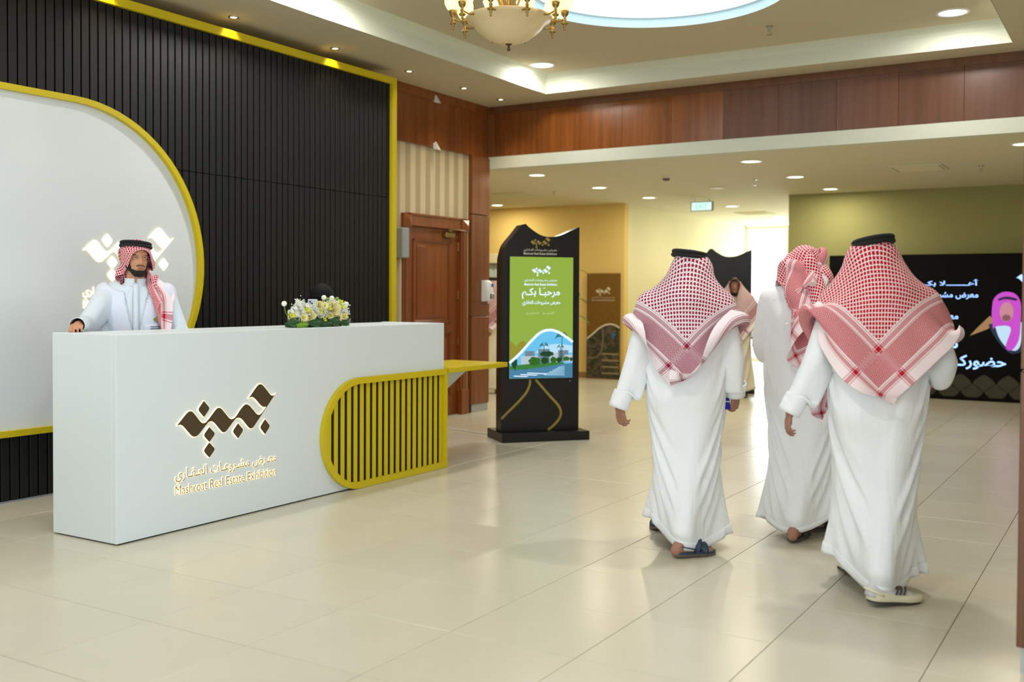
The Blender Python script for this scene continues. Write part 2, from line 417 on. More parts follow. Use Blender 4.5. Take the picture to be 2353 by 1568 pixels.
# glazed end of the corridor: daylight comes in here
we = struct(thing('window_2', 'tall glazed end wall letting in daylight', 'window')); del we['category']
mb = MB()
for xx in (-7.45, -6.55, -5.62, -4.71): mb.box((xx, 22.3, 0.081), (xx+0.06, 22.36, 2.879))
mb.box((-7.45, 22.3, 0), (-4.65, 22.36, 0.08)); mb.box((-7.45, 22.3, 2.88), (-4.65, 22.36, 2.96))
mb.build('window_frame', M_PLAST, we)
M_GLASS = D.materials.new('clear_glass'); M_GLASS.use_nodes = True
_N = NT(M_GLASS); _t = _N.n('ShaderNodeBsdfTransparent'); _g = _N.n('ShaderNodeBsdfGlossy'); _g.inputs['Roughness'].default_value = 0.02; _x = _N.n('ShaderNodeMixShader'); _x.inputs[0].default_value = 0.07
_N.L(_t.outputs[0], _x.inputs[1]); _N.L(_g.outputs[0], _x.inputs[2]); _N.L(_x.outputs[0], [n for n in M_GLASS.node_tree.nodes if n.type == 'OUTPUT_MATERIAL'][0].inputs[0])
for xx in (-7.39, -6.49, -5.56):
    MB().box((xx, 22.325, 0.08), (xx+0.85, 22.331, 2.88)).build('pane', M_GLASS, we)

# ------------------------------------------------------------------ right pillar, clad in wood
rp = MB().box((-0.375, 4.43, 0.09), (0.16, 4.95, ZC)).build('trim_2', M_VOID); struct(rp)
for z0, z1 in ((0.10, 1.157), (1.167, 2.41), (2.42, ZC-0.003)):
    panel(rp, (-0.392, 4.41, z0), (0.177, 4.43, z1), M_WOODB, bev=0.003); panel(rp, (-0.392, 4.43, z0), (-0.375, 4.97, z1), M_WOODB); panel(rp, (0.16, 4.43, z0), (0.177, 4.97, z1), M_WOODB)
MB().box((-0.378, 4.425, 0), (0.16, 4.95, 0.10)).build('plinth', M_GREYP, rp)

lamp('AREA', (-6.05, 22.9, 1.7), 150, (236, 246, 255), size=2.6, rot=(R(-90), 0, 0), name='daylight')
# ------------------------------------------------------------------ Arabic shaping with presentation forms
AF = {'ا':(0xFE8D,2),'أ':(0xFE83,2),'إ':(0xFE87,2),'ب':(0xFE8F,4),'ت':(0xFE95,4),'ح':(0xFEA1,4),'ر':(0xFEAD,2),'س':(0xFEB1,4),'ش':(0xFEB5,4),'ض':(0xFEBD,4),
      'ع':(0xFEC9,4),'ق':(0xFED5,4),'ك':(0xFED9,4),'ل':(0xFEDD,4),'م':(0xFEE1,4),'ن':(0xFEE5,4),'ه':(0xFEE9,4),'و':(0xFEED,2),'ي':(0xFEF1,4),'ـ':(0x640,9),'ﻻ':(0xFEFB,2)}
def arab(s):
    s = s.replace('لا', 'ﻻ'); o = []
    for i, c in enumerate(s):
        if c not in AF: o.append(c); continue
        b, k = AF[c]
        pv = i > 0 and s[i-1] in AF and AF[s[i-1]][1] in (4, 9); nx = i+1 < len(s) and s[i+1] in AF and k in (4, 9)
        if k == 9: o.append(chr(b)); continue
        o.append(chr(b+(3 if pv and nx else 2 if nx and not pv else 1 if pv else 0)))
    return ''.join(reversed(o))
_TC = {}
def text_shape(s, ext=0.0, off=0.0, res=3):
    """outline of a word as a flat (or thick) mesh: vertices, faces, bounds"""
    k = (s, ext, off)
    if k in _TC: return _TC[k]
    c = D.curves.new('t', 'FONT'); c.body = s; c.size = 1.0; c.extrude = ext; c.offset = off; c.resolution_u = res
    o = D.objects.new('t', c); COL.objects.link(o); dg = bpy.context.evaluated_depsgraph_get()
    me = D.meshes.new_from_object(o.evaluated_get(dg)); V = np.empty(len(me.vertices)*3); me.vertices.foreach_get('co', V); V = V.reshape(-1, 3)
    F = [tuple(p.vertices) for p in me.polygons]; D.objects.remove(o); D.meshes.remove(me); D.curves.remove(c)
    _TC[k] = (V, F, V.min(0), V.max(0)); return _TC[k]
def put_text(name, s, o, ex, ey, width=None, height=None, m=None, parent=None, depth=0.0, align=0.0, base=False, off=0.0):
    """o = lower-left corner of the word's box, ex/ey unit directions; scaled to width (height too when both given)"""
    V, F, a, b = text_shape(s, 0.5 if depth else 0.0, off)
    o = np.array(o, float); ex = np.array(ex, float); ey = np.array(ey, float); ez = np.cross(ex, ey)
    sx = width/(b[0]-a[0]) if width else None; sy = height/(b[1]-a[1]) if height else None
    sx = sx or sy; sy = sy or sx
    P = o+np.outer((V[:, 0]-a[0])*sx-align*(b[0]-a[0])*sx, ex)+np.outer((V[:, 1]-(0 if base else a[1]))*sy, ey)+np.outer((V[:, 2]+0.5*(depth > 0))*depth, ez)
    mb = MB(); mb.add(P, F); ms = m
    if isinstance(m, (list, tuple)):
        zz = V[:, 2]; mb.mi = [0 if min(zz[i] for i in f) > 0.49 else 1 for f in F]
    return mb.build(name, ms, parent)
RIB = [(0.0037,0.2603),(0.0275,0.2798),(0.0835,0.3308),(0.1117,0.3521),(0.136,0.3562),(0.1564,0.3454),(0.1891,0.311),(0.2221,0.2726),(0.2428,0.2576),(0.2679,0.2563),(0.2889,0.269),(0.3398,0.3158),(0.374,0.3484),(0.3998,0.3578),(0.4257,0.347),(0.4605,0.3109),(0.4956,0.2745),(0.5177,0.2591),(0.5399,0.2582),(0.5667,0.2709),(0.6117,0.32),(0.6526,0.3532),(0.6754,0.358),(0.703,0.3488),(0.74,0.315),(0.7773,0.2775),(0.8008,0.263),(0.8244,0.2662),(0.8577,0.2919),(0.8854,0.321),(0.8672,0.3171),(0.8453,0.3225),(0.815,0.3437),(0.7773,0.3818),(0.7475,0.4039),(0.7233,0.4086),(0.6892,0.3939),(0.7215,0.4216),(0.768,0.4689),(0.8008,0.4958),(0.8244,0.5003),(0.8481,0.4904),(0.8911,0.4494),(0.9248,0.4144),(0.949,0.3986),(0.9733,0.4015),(0.9998,0.4238),(0.768,0.1933),(0.7447,0.1699),(0.7214,0.1663),(0.703,0.173),(0.6662,0.2106),(0.6298,0.2479),(0.6072,0.2602),(0.5801,0.2616),(0.5577,0.2518),(0.4956,0.1952),(0.4692,0.1716),(0.4473,0.1661),(0.4256,0.1764),(0.391,0.2129),(0.3567,0.2491),(0.3312,0.2628),(0.3058,0.2608),(0.2847,0.2468),(0.2219,0.1892),(0.193,0.1681),(0.1659,0.1667),(0.1438,0.1756),(0.1074,0.2114),(0.0673,0.2536),(0.0449,0.2667),(0.0235,0.2664)]
DIA = [(0.2575,0.3588,0.0585,0.0600),(0.3090,0.1682,0.0580,0.0566),(0.3081,0.0550,0.0580,0.0566),(0.5904,0.1647,0.0577,0.0583),(0.8725,0.1655,0.0574,0.0594)]
def diamond(c, n=5):
    x, y, a, b = c; o = []
    for k, (px, py) in enumerate(((x+a, y), (x, y+b), (x-a, y), (x, y-b))):
        nx, ny = ((x, y+b), (x-a, y), (x, y-b), (x+a, y))[k]; qx, qy = ((x, y-b), (x+a, y), (x, y+b), (x-a, y))[k]
        r = 0.24 if k in (0, 2) else 0.07
        for t in (0, 0.5, 1):
            A = (px+(qx-px)*r*(1-t), py+(qy-py)*r*(1-t)); B = (px+(nx-px)*r*t, py+(ny-py)*r*t)
            o.append(((A[0]+B[0])/2 if t == 0.5 else (A[0] if t == 0 else B[0]), (A[1]+B[1])/2 if t == 0.5 else (A[1] if t == 0 else B[1])))
            if t == 0.5: o[-1] = (px+((qx-px)+(nx-px))*r*0.25, py+((qy-py)+(ny-py))*r*0.25)
    return o
def smooth_poly(p, k=2):
    for _ in range(k):
        o = []
        for i in range(len(p)):
            a, b = p[i], p[(i+1) % len(p)]; sharp = False
            o += [(a[0]*0.75+b[0]*0.25, a[1]*0.75+b[1]*0.25), (a[0]*0.25+b[0]*0.75, a[1]*0.25+b[1]*0.75)]
        p = o
    return p
def offset_poly(p, d):
    n = len(p); A = sum(p[i][0]*p[(i+1) % n][1]-p[(i+1) % n][0]*p[i][1] for i in range(n)); s = 1 if A > 0 else -1; o = []
    for i in range(n):
        a, b, c = np.array(p[i-1]), np.array(p[i]), np.array(p[(i+1) % n]); t = (c-a)/(np.linalg.norm(c-a)+1e-9); o.append(tuple(b+s*d*np.array([t[1], -t[0]])))
    return o
def put_logo(o, ex, ey, width, m, parent, depth=0.0, name='emblem', halo=None, grow=0.0):
    """the wave-and-diamonds emblem as separate pieces"""
    o = np.array(o, float); ex = np.array(ex, float); ey = np.array(ey, float); ez = np.cross(ex, ey)
    for p in [smooth_poly(RIB, 1)]+[diamond(c) for c in DIA]:
        if grow: p = offset_poly(p, grow/width)
        mb = MB(); f3 = lambda u, v, d: tuple(o+ex*u*width+ey*v*width+ez*d)
        if depth:
            mb.prism(p, f3, 0, depth); n = len(p)
            bm = None; mb.mi = [1]*n+[1, 0]
            if not isinstance(m, (list, tuple)): mb.mi = [0]*(n+2)
        else: mb.add([f3(u, v, 0) for u, v in p], [tuple(range(len(p)))])
        me = D.meshes.new(name); me.from_pydata(mb.v, [], mb.f)
        for q in (m if isinstance(m, (list, tuple)) else [m]): me.materials.append(q)
        if isinstance(m, (list, tuple)): me.polygons.foreach_set('material_index', mb.mi)
        b2 = bmesh.new(); b2.from_mesh(me); bmesh.ops.triangulate(b2, faces=[f for f in b2.faces if len(f.verts) > 4]); b2.to_mesh(me); b2.free()
        link(name, me, parent)
AR_TITLE = arab('معـرض مشـروعـات العـقـاري'); EN_TITLE = 'Mashroat Real Estate Exhibition'
M_BRONZE = mat('dark_bronze_face', (74, 58, 36), rough=0.45)
M_LITEDGE = mat('lit_letter_edge', (255, 240, 200), emit=(255, 226, 160), estr=1.6)
M_LITFACE = mat('lit_letter_face', (255, 250, 240), emit=(255, 247, 232), estr=1.35)
M_GOLDTXT = mat('ochre_letter_face', (150, 116, 50), rough=0.5)
M_BEZEL = mat('dark_tv_bezel', (18, 18, 20), rough=0.3)

# ------------------------------------------------------------------ slatted black backdrop with the white rounded board
bk = thing('backdrop_wall', 'tall charcoal slatted backdrop with a mustard border behind the reception desk', 'backdrop', (XL+0.01, 8.53, 0))
def L(x, y, z): return (x-(XL+0.01), y-8.53, z)
MB().box(L(XL+0.01, 1.0, 0.0), L(XB-0.028, 8.505, 3.60)).build('core', M_VOID, bk)
P_ = 0.0715; y0 = 4.261; s_lo = s_hi = None
ks = range(-16, 59)
for k in ks:
    ya = y0+k*P_; yb = min(ya+P_-0.012, 8.45)
    if yb-ya < 0.015 or ya > 8.44: continue
    w_ = yb-ya
    for z0, z1, tag_ in ((0.012, 2.416, 'lo'), (2.421, 3.575, 'hi')):
        m_ = MB().box((0, 0, z0), (0.022, w_, z1), bev=0.002) if (s_lo is None or w_ < P_-0.013 or tag_ == 'hi' and s_hi is None) else None
        if m_ is not None:
            o = m_.build('slat', M_SLAT, bk, loc=L(XB-0.022, ya, 0))
            if w_ >= P_-0.013:
                if tag_ == 'lo': s_lo = o.data
                else: s_hi = o.data
        else: link('slat', s_lo if tag_ == 'lo' else s_hi, bk, L(XB-0.022, ya, 0))
MB().box(L(XL+0.01, 1.0, 3.575), L(XB+0.03, 8.53, 3.641)).build('top_border', M_YEL, bk)
MB().box(L(XL+0.01, 8.455, 0), L(XB+0.03, 8.53, 3.575)).build('side_border', M_YEL, bk)
MB().box(L(XB-0.01, 1.0, 0.0), L(XB+0.006, 8.455, 0.012)).build('floor_strip', mat('steel_strip', (170, 176, 190), rough=0.3, metal=0.6), bk)
def stad(yc, zc_, rad, ylow, n=40):
    return [(ylow, zc_-rad)]+[(yc+rad*math.sin(t), zc_-rad*math.cos(t)) for t in np.linspace(0, pi, n)]+[(ylow, zc_+rad)]
bd = thing('rounded_board', 'large white rounded board with mustard rim and glowing emblem, hung on the slatted backdrop', 'sign', (XB+0.006, 4.2, 1.65))
f3 = lambda u, v, d: (d, u-4.2, v-1.65)
o_in = stad(4.735, 1.648, 1.150, 1.6); o_out = stad(4.735, 1.648, 1.193, 1.6)
mb = MB(); mb.prism(o_in, f3, 0, 0.012); mb.build('face', M_WPANEL, bd)
mb = MB(); n = len(o_in)
vs = [f3(u, v, d) for d in (0, 0.055) for u, v in o_out]+[f3(u, v, d) for d in (0, 0.055) for u, v in o_in]
fs = [(i, i+1, n+i+1, n+i) for i in range(n-1)]+[(2*n+i, 3*n+i, 3*n+i+1, 2*n+i+1) for i in range(n-1)]+[(n+i, n+i+1, 3*n+i+1, 3*n+i) for i in range(n-1)]
mb.add(vs, fs); mb.build('rim', M_YEL, bd)
lo = lambda y, z: (0.0125, y-4.2, z-1.65)
put_logo(lo(4.810, 1.520), (0, 1, 0), (0, 0, 1), 0.846, [M_LITFACE, M_LITEDGE], bd, depth=0.008)
put_text('lettering', AR_TITLE, lo(4.817, 1.385), (0, 1, 0), (0, 0, 1), width=0.845, height=0.095, m=[M_LITFACE, M_LITEDGE], parent=bd, depth=0.006, off=0.008)
put_text('lettering', EN_TITLE, lo(4.82, 1.322), (0, 1, 0), (0, 0, 1), width=0.843, height=0.058, m=[M_LITFACE, M_LITEDGE], parent=bd, depth=0.006, off=0.008)

# ------------------------------------------------------------------ reception desk
DX0, DX1, DY0, DY1 = -5.50, -4.924, 3.845, 7.09
dk = thing('reception_desk', 'long white reception desk with bronze backlit emblem and a mustard slatted end', 'desk', (-5.2, 5.4, 0))
q = lambda x, y, z: (x+5.2, y-5.4, z)
MB().box(q(DX1-0.04, DY0, 0.008), q(DX1, DY1, 1.2), bev=0.0025).build('front_panel', M_WHITE, dk)
MB().box(q(DX0, DY0, 0.008), q(DX1-0.0405, DY0+0.04, 1.2), bev=0.0025).build('side_panel', M_WHITE, dk)
MB().box(q(DX0-0.05, DY1-0.045, 0.008), q(DX1-0.0405, DY1, 1.2), bev=0.0025).build('side_panel', M_WHITE, dk)
MB().box(q(DX0, DY0+0.041, 1.16), q(DX1-0.041, DY1-0.046, 1.198), bev=0.002).build('counter_top', M_WHITE, dk)
MB().box(q(DX0+0.02, DY0+0.05, 0.71), q(DX1-0.045, DY1-0.05, 0.74)).build('work_shelf', M_WHITE, dk)
MB().box(q(DX0+0.02, DY0+0.02, 0.0), q(DX1-0.012, DY1-0.02, 0.008)).build('base', M_VOID, dk)
ey, ez_ = (0, 1, 0), (0, 0, 1)
put_logo(q(DX1+0.0002, 4.265, 0.416), ey, ez_, 0.855, [M_LITEDGE, M_LITEDGE], dk, depth=0.002, name='emblem_glow', grow=0.004)
put_logo(q(DX1+0.0025, 4.265, 0.416), ey, ez_, 0.855, [M_BRONZE, M_LITEDGE], dk, depth=0.005)
put_text('lettering_glow', AR_TITLE, q(DX1+0.0002, 4.262, 0.282), ey, ez_, width=0.861, height=0.098, m=M_LITEDGE, parent=dk, depth=0.0006, off=0.012)
put_text('lettering', AR_TITLE, q(DX1+0.001, 4.265, 0.284), ey, ez_, width=0.855, height=0.092, m=[M_GOLDTXT, M_LITEDGE], parent=dk, depth=0.003)
put_text('lettering_glow', EN_TITLE, q(DX1+0.0002, 4.262, 0.219), ey, ez_, width=0.857, height=0.060, m=M_LITEDGE, parent=dk, depth=0.0006, off=0.012)
put_text('lettering', EN_TITLE, q(DX1+0.001, 4.264, 0.221), ey, ez_, width=0.853, height=0.056, m=[M_GOLDTXT, M_LITEDGE], parent=dk, depth=0.003)
# mustard rounded frame with upright slats at the right end of the front
ZT = 0.823; rr = (ZT-0.0)/2-0.002; yc = 5.556+rr; zc0 = 0.002+rr; w_ = 0.046
XO = DX1+0.001; XF = DX1+0.036
def arc(r_): return [(yc-r_*math.sin(t), zc0-r_*math.cos(t)) for t in np.linspace(0, pi, 40)]
oo = [(7.10, zc0-rr)]+arc(rr)+[(7.10, zc0+rr)]; ii = [(7.10, zc0-rr+w_)]+arc(rr-w_)+[(7.10, zc0+rr-w_)]
f3 = lambda u, v, d: q(d, u, v)
mb = MB(); n = len(oo)
vs = [f3(u, v, d) for d in (XO, XF) for u, v in oo]+[f3(u, v, d) for d in (XO, XF) for u, v in ii]
fs = [(i, i+1, n+i+1, n+i) for i in range(n-1)]+[(2*n+i, 3*n+i, 3*n+i+1, 2*n+i+1) for i in range(n-1)]+[(n+i, n+i+1, 3*n+i+1, 3*n+i) for i in range(n-1)]+[(0, n, 3*n, 2*n), (n-1, 3*n-1, 4*n-1, 2*n-1)]
mb.add(vs, fs); mb.build('rounded_frame', M_YEL, dk)
mb = MB(); mb.prism(ii, f3, XO, XO+0.003); mb.build('dark_backing', M_VOID, dk)
ri = rr-w_
ya = 5.628; pitch = 0.0729
k = 0
for k in range(21):
    a = ya+k*pitch; b = a+0.040
    if b > 7.10: break
    def half(y): return math.sqrt(max(0, ri*ri-(yc-y)**2)) if y < yc else ri
    hA, hB = half(a), half(b)
    poly = [(a, zc0-hA), (b, zc0-hB), (b, zc0+hB), (a, zc0+hA)]
    if hA < 0.02: continue
    mb = MB(); mb.prism(poly, f3, XO+0.003, XO+0.009); mb.build('slat', M_YEL, dk)
MB().box(q(XO, 7.055, 0.045), q(XF-0.004, 7.10, 0.78)).build('slat', M_YEL, dk)
# mustard ledge that runs past the desk end
mb = MB(); mb.box(q(-5.50, DY1+0.001, 0.783), q(XF, 8.05, 0.824), bev=0.002); mb.build('ledge', M_YEL, dk)
mb = MB(); mb.prism([(7.092, 0.40), (7.092, 0.781), (7.92, 0.781)], f3, -5.22, -5.20); mb.build('bracket', M_WHITE, dk)

# ------------------------------------------------------------------ wall fittings
o = MB().box((-0.02, -0.065, -0.165), (0.09, 0.065, 0.165), bev=0.01); gb = o.build('control_box', M_GREYBOX, None, loc=(XL+0.022, 9.085, 1.995)); tag(gb, 'grey metal box on the wallpaper between the backdrop edge and the wooden door', 'box')
sd = thing('soap_dispenser', 'white soap dispenser on the wooden column', 'dispenser', (XL+0.052, 10.76, 1.48))
mb = MB(); prof = [(-0.13, 0.0, 0.07), (-0.12, 0.0, 0.105), (0.0, 0, 0.12), (0.10, 0, 0.105), (0.13, 0, 0.06)]
vs = []; nn = 16
for z, _, dd in prof:
    for t in np.linspace(0, pi, nn): vs.append((dd*math.sin(t)**0.6, -0.060*math.cos(t), z))
fs = [(k*nn+i, k*nn+i+1, (k+1)*nn+i+1, (k+1)*nn+i) for k in range(4) for i in range(nn-1)]+[tuple(range(nn)), tuple(range(4*nn, 5*nn))]+[(k*nn, (k+1)*nn, (k+1)*nn+nn-1, k*nn+nn-1) for k in range(4)]
mb.add(vs, fs); mb.build('cover', M_PLAST, sd, smooth=True, auto=50)
MB().box((0.118, -0.022, 0.05), (0.124, 0.022, 0.09), bev=0.002).build('level_window', mat('blue_label', (60, 96, 190)), sd)
MB().box((0.10, -0.03, -0.10), (0.135, 0.03, -0.03), bev=0.006).build('push_lever', M_CHROME, sd)
MB().tube([(0.06, 0, -0.13), (0.06, 0, -0.155)], 0.012, n=10).build('nozzle', M_PLAST, sd, smooth=True)
for z, lab in ((3.66, 'small white camera at the top of the veneer band, near the corner spotlights'), (3.13, 'small white sensor below the veneer band, above the wooden door')):
    s_ = thing('wall_sensor', lab, 'sensor', (XL+0.036, 9.72, z))
    MB().box((0, -0.03, -0.03), (0.012, 0.03, 0.03), bev=0.003).build('mount', M_PLAST, s_)
    MB().add([(0.01, -0.035, -0.04), (0.01, 0.035, -0.04), (0.075, 0.02, -0.055), (0.075, -0.02, -0.055), (0.015, -0.012, 0.045), (0.015, 0.012, 0.045)], [(0, 1, 2, 3), (0, 3, 4), (1, 5, 2), (3, 2, 5, 4), (0, 4, 5, 1)]).build('housing', M_PLAST, s_)

# floor cable
mb = MB(); mb.tube([(-5.56, 7.6, 0.006), (-6.0, 8.62, 0.006), (-6.2, 9.12, 0.006), (-6.0, 9.08, 0.006), (-5.80, 9.02, 0.006), (-5.66, 8.98, 0.006)], 0.006, n=8)
# a flat white cable duct running to the stand
cb = MB().tube([(-7.0, 9.30, 0.006), (-6.60, 9.19, 0.006), (-6.335, 9.125, 0.006), (-6.0, 9.07, 0.006), (-5.70, 8.985, 0.006)], 0.010, n=8, flat=0.5).build('cable', M_PLAST, smooth=True); tag(cb, 'white cable lying on the floor beside the big black sign stand', 'cable')
def flat(name, pts, m, parent, y, y_off=0.0):
    """a flat printed or lit shape in the (x, z) plane at depth y of its parent"""
    mb = MB(); mb.add([(p[0], y+y_off, p[1]) for p in pts], [tuple(range(len(pts)))])
    me = D.meshes.new(name); me.from_pydata(mb.v, [], mb.f); me.materials.append(m)
    b = bmesh.new(); b.from_mesh(me); bmesh.ops.triangulate(b, faces=b.faces); b.to_mesh(me); b.free()
    return link(name, me, parent)
def glow(name, rgb, s=1.0): return mat(name, (0, 0, 0), rough=0.3, emit=rgb, estr=s, spec=0.3)
def curve_band(pts, w0):
    o1 = []; o2 = []
    P = [np.array(p, float) for p in pts]
    for i in range(len(P)):
        t = P[min(i+1, len(P)-1)]-P[max(i-1, 0)]; t /= np.linalg.norm(t); n = np.array([-t[1], t[0]]); o1.append(tuple(P[i]+n*w0)); o2.append(tuple(P[i]-n*w0))
    return o1+o2[::-1]
def bez(ctrl, n=10):
    """Catmull-Rom through the points"""
    P = [np.array(c, float) for c in ctrl]; P = [2*P[0]-P[1]]+P+[2*P[-1]-P[-2]]; o = []
    for i in range(1, len(P)-2):
        for k in range(n):
            t = k/n; o.append(tuple(0.5*((2*P[i])+(-P[i-1]+P[i+1])*t+(2*P[i-1]-5*P[i]+4*P[i+1]-P[i+2])*t*t+(-P[i-1]+3*P[i]-3*P[i+1]+P[i+2])*t**3)))
    o.append(tuple(P[-2])); return o
def wave_tiles(parent, x0, x1, z0, z1, w_, m, y, rows):
    """rows of rounded diamonds, clipped at the sides"""
    a, b = w_/2, w_*0.42; r = 0
    zz = z1
    while zz > z0-b and r < rows:
        xx = x0+(a if r % 2 else 0)
        while xx < x1+a:
            p = [(xx+a*0.94*math.cos(t)*(1-0.18*abs(math.sin(2*t))), zz+b*0.94*math.sin(t)*(1-0.18*abs(math.sin(2*t)))) for t in np.linspace(0, 2*pi, 20, endpoint=False)]
            p = [(min(max(u, x0), x1), min(max(v, z0), z1+b)) for u, v in p]
            if max(u for u, v in p)-min(u for u, v in p) > 0.01 and max(v for u, v in p)-min(v for u, v in p) > 0.01: flat('pattern_tile', p, m, parent, y)
            xx += 2*a
        zz -= b; r += 1

# ------------------------------------------------------------------ big black sign stand with a screen
G_LIME = glow('screen_green', (146, 176, 66), 0.95); G_LIME2 = glow('screen_mustard', (150, 148, 44), 0.9); G_WHT = glow('screen_white', (222, 240, 255), 1.15); G_PALE = glow('screen_pale', (196, 214, 160), 1.0)
G_SKY = glow('screen_sky', (106, 196, 240), 0.95); G_SKY2 = glow('screen_pale_sky', (178, 222, 246), 1.0); G_ROAD = glow('screen_road', (74, 140, 176), 0.8); G_BLD = glow('screen_building', (190, 206, 214), 0.9); G_BLD2 = glow('screen_building_shade', (120, 146, 164), 0.8)
G_TREE = glow('screen_tree', (52, 118, 34), 0.7); G_TREE2 = glow('screen_dark_tree', (30, 84, 42), 0.6); G_GRASS = glow('screen_hedge', (64, 140, 60), 0.75)
M_GOLDP = mat('olive_gold_print', (142, 122, 48), rough=0.5)
def sign_stand(label, loc, rz):
    t = thing('sign_stand', label, 'sign', loc, rz)
    MB().box((-0.075, -0.04, 0.0), (0.835, 0.46, 0.088), bev=0.004).build('base', M_BLK, t)
    outl = bez([(-0.040, 0.09), (-0.040, 1.0), (-0.040, 1.72)], 4)+bez([(-0.036, 1.80), (0.0, 1.92), (0.08, 2.02), (0.165, 2.125)], 5)+bez([(0.205, 2.135), (0.26, 2.09), (0.36, 2.03), (0.453, 2.012), (0.56, 2.025), (0.67, 2.07), (0.776, 2.118)], 6)+[(0.780, 0.09)]
    mb = MB(); mb.prism(outl, lambda u, v, d: (u, d, v), 0.12, 0.28)
    me = D.meshes.new('body'); me.from_pydata(mb.v, [], mb.f); me.materials.append(M_BLK)
    b = bmesh.new(); b.from_mesh(me); bmesh.ops.triangulate(b, faces=[f for f in b.faces if len(f.verts) > 4]); bmesh.ops.recalc_face_normals(b, faces=b.faces); b.to_mesh(me); b.free(); link('body', me, t)
    MB().box((0.030, 0.108, 0.600), (0.716, 0.1195, 1.822), bev=0.002).build('screen_bezel', M_BEZEL, t)
    sc = flat('screen', [(0.040, 0.61), (0.706, 0.61), (0.706, 1.81), (0.040, 1.81)], G_LIME, t, 0.1075)
    y = 0.1065
    ex, ez = (1, 0, 0), (0, 0, 1)
    put_logo((0.262, y, 1.618), ex, ez, 0.215, G_WHT, sc)
    put_text('lettering', AR_TITLE, (0.190, y, 1.560), ex, ez, width=0.345, height=0.034, m=G_WHT, parent=sc, off=0.012)
    put_text('lettering', EN_TITLE, (0.190, y, 1.528), ex, ez, width=0.345, height=0.024, m=G_WHT, parent=sc, off=0.02)
    put_text('lettering', arab('مرحبـاً بكـم'.replace('ً', '')), (0.165, y, 1.395), ex, ez, width=0.400, height=0.110, m=G_WHT, parent=sc, off=0.022)
    for k in (0, 1): flat('lettering', [(0.386+0.012*k, 1.496), (0.398+0.012*k, 1.503), (0.401+0.012*k, 1.510), (0.388+0.012*k, 1.503)], G_WHT, sc, y)
    put_text('lettering', arab('معرض مشروعات العقاري'), (0.170, y, 1.325), ex, ez, width=0.400, height=0.058, m=G_WHT, parent=sc, off=0.018)
    put_text('lettering', arab('المشاريـــع'), (0.215, y, 1.238), ex, ez, width=0.130, height=0.032, m=G_PALE, parent=sc, off=0.012)
    put_text('lettering', arab('الإستبيـــان'), (0.375, y, 1.238), ex, ez, width=0.130, height=0.032, m=G_PALE, parent=sc, off=0.012)
    wave_tiles(sc, 0.041, 0.26, 0.80, 0.93, 0.135, G_LIME2, y, 4)
    hill = bez([(0.041, 0.765), (0.15, 0.86), (0.26, 0.975), (0.36, 1.062), (0.46, 1.088), (0.56, 1.062), (0.66, 1.000), (0.705, 0.965)], 6)
    ph = flat('screen_photo', [(0.041, 0.611), (0.705, 0.611)]+hill[::-1], G_SKY, sc, y-0.0004); y2 = y-0.0012
    flat('screen_photo', curve_band(hill, 0.013), G_WHT, sc, y-0.0030)
    def blk(x0, x1, z0, z1, m, k=0): flat('screen_photo', [(x0, z0), (x1, z0), (x1, z1), (x0, z1)], m, sc, y2-0.0001*k)
    flat('screen_photo', [(0.30, 0.86), (0.705, 0.86), (0.705, 0.93), (0.55, 0.95), (0.42, 0.94)], G_SKY2, sc, y2+0.0004)
    blk(0.16, 0.34, 0.73, 0.83, G_BLD, 1); blk(0.20, 0.30, 0.83, 0.88, G_BLD2, 1); blk(0.34, 0.46, 0.75, 0.90, G_BLD2, 1); blk(0.46, 0.55, 0.76, 0.86, G_BLD, 2); blk(0.55, 0.66, 0.77, 0.885, G_BLD2, 1); blk(0.62, 0.705, 0.77, 0.84, G_BLD, 2)
    flat('screen_photo', [(0.041, 0.611), (0.705, 0.611), (0.705, 0.755), (0.50, 0.742), (0.30, 0.722), (0.041, 0.700)], G_ROAD, sc, y2-0.0006)
    flat('screen_photo', [(0.041, 0.735), (0.041, 0.700), (0.20, 0.698), (0.45, 0.728), (0.62, 0.752), (0.60, 0.768), (0.35, 0.762), (0.15, 0.745)], G_GRASS, sc, y2-0.0008)
    for k in range(6): flat('screen_photo', [(0.40+0.03*k, 0.64+0.014*k), (0.62, 0.636+0.017*k), (0.62, 0.642+0.017*k), (0.40+0.03*k, 0.648+0.014*k)], G_SKY2, sc, y2-0.0009)
    for k in range(3): flat('screen_photo', [(0.08+0.07*k, 0.632+0.014*k), (0.22+0.10*k, 0.625+0.012*k), (0.24+0.10*k, 0.632+0.012*k), (0.09+0.07*k, 0.640+0.014*k)], G_WHT, sc, y2-0.0009)
    def blob(cx, cz, a, b, m, k): flat('screen_photo', [(cx+a*math.cos(q)*(1+0.12*math.sin(7*q+cx*40)), cz+b*math.sin(q)*(1+0.10*math.cos(5*q+cz*60))) for q in np.linspace(0, 2*pi, 22, endpoint=False)], m, sc, y2-0.0010-0.0001*k)
    for cx, cz, a, b, m in ((0.30, 0.780, 0.062, 0.042, G_TREE), (0.41, 0.785, 0.042, 0.034, G_TREE2), (0.50, 0.79, 0.035, 0.032, G_TREE), (0.56, 0.79, 0.030, 0.026, G_TREE2), (0.64, 0.80, 0.035, 0.022, G_TREE), (0.43, 0.85, 0.075, 0.028, G_TREE2), (0.09, 0.765, 0.03, 0.05, G_TREE2), (0.69, 0.795, 0.015, 0.02, G_TREE2)): blob(cx, cz, a, b, m, 1)
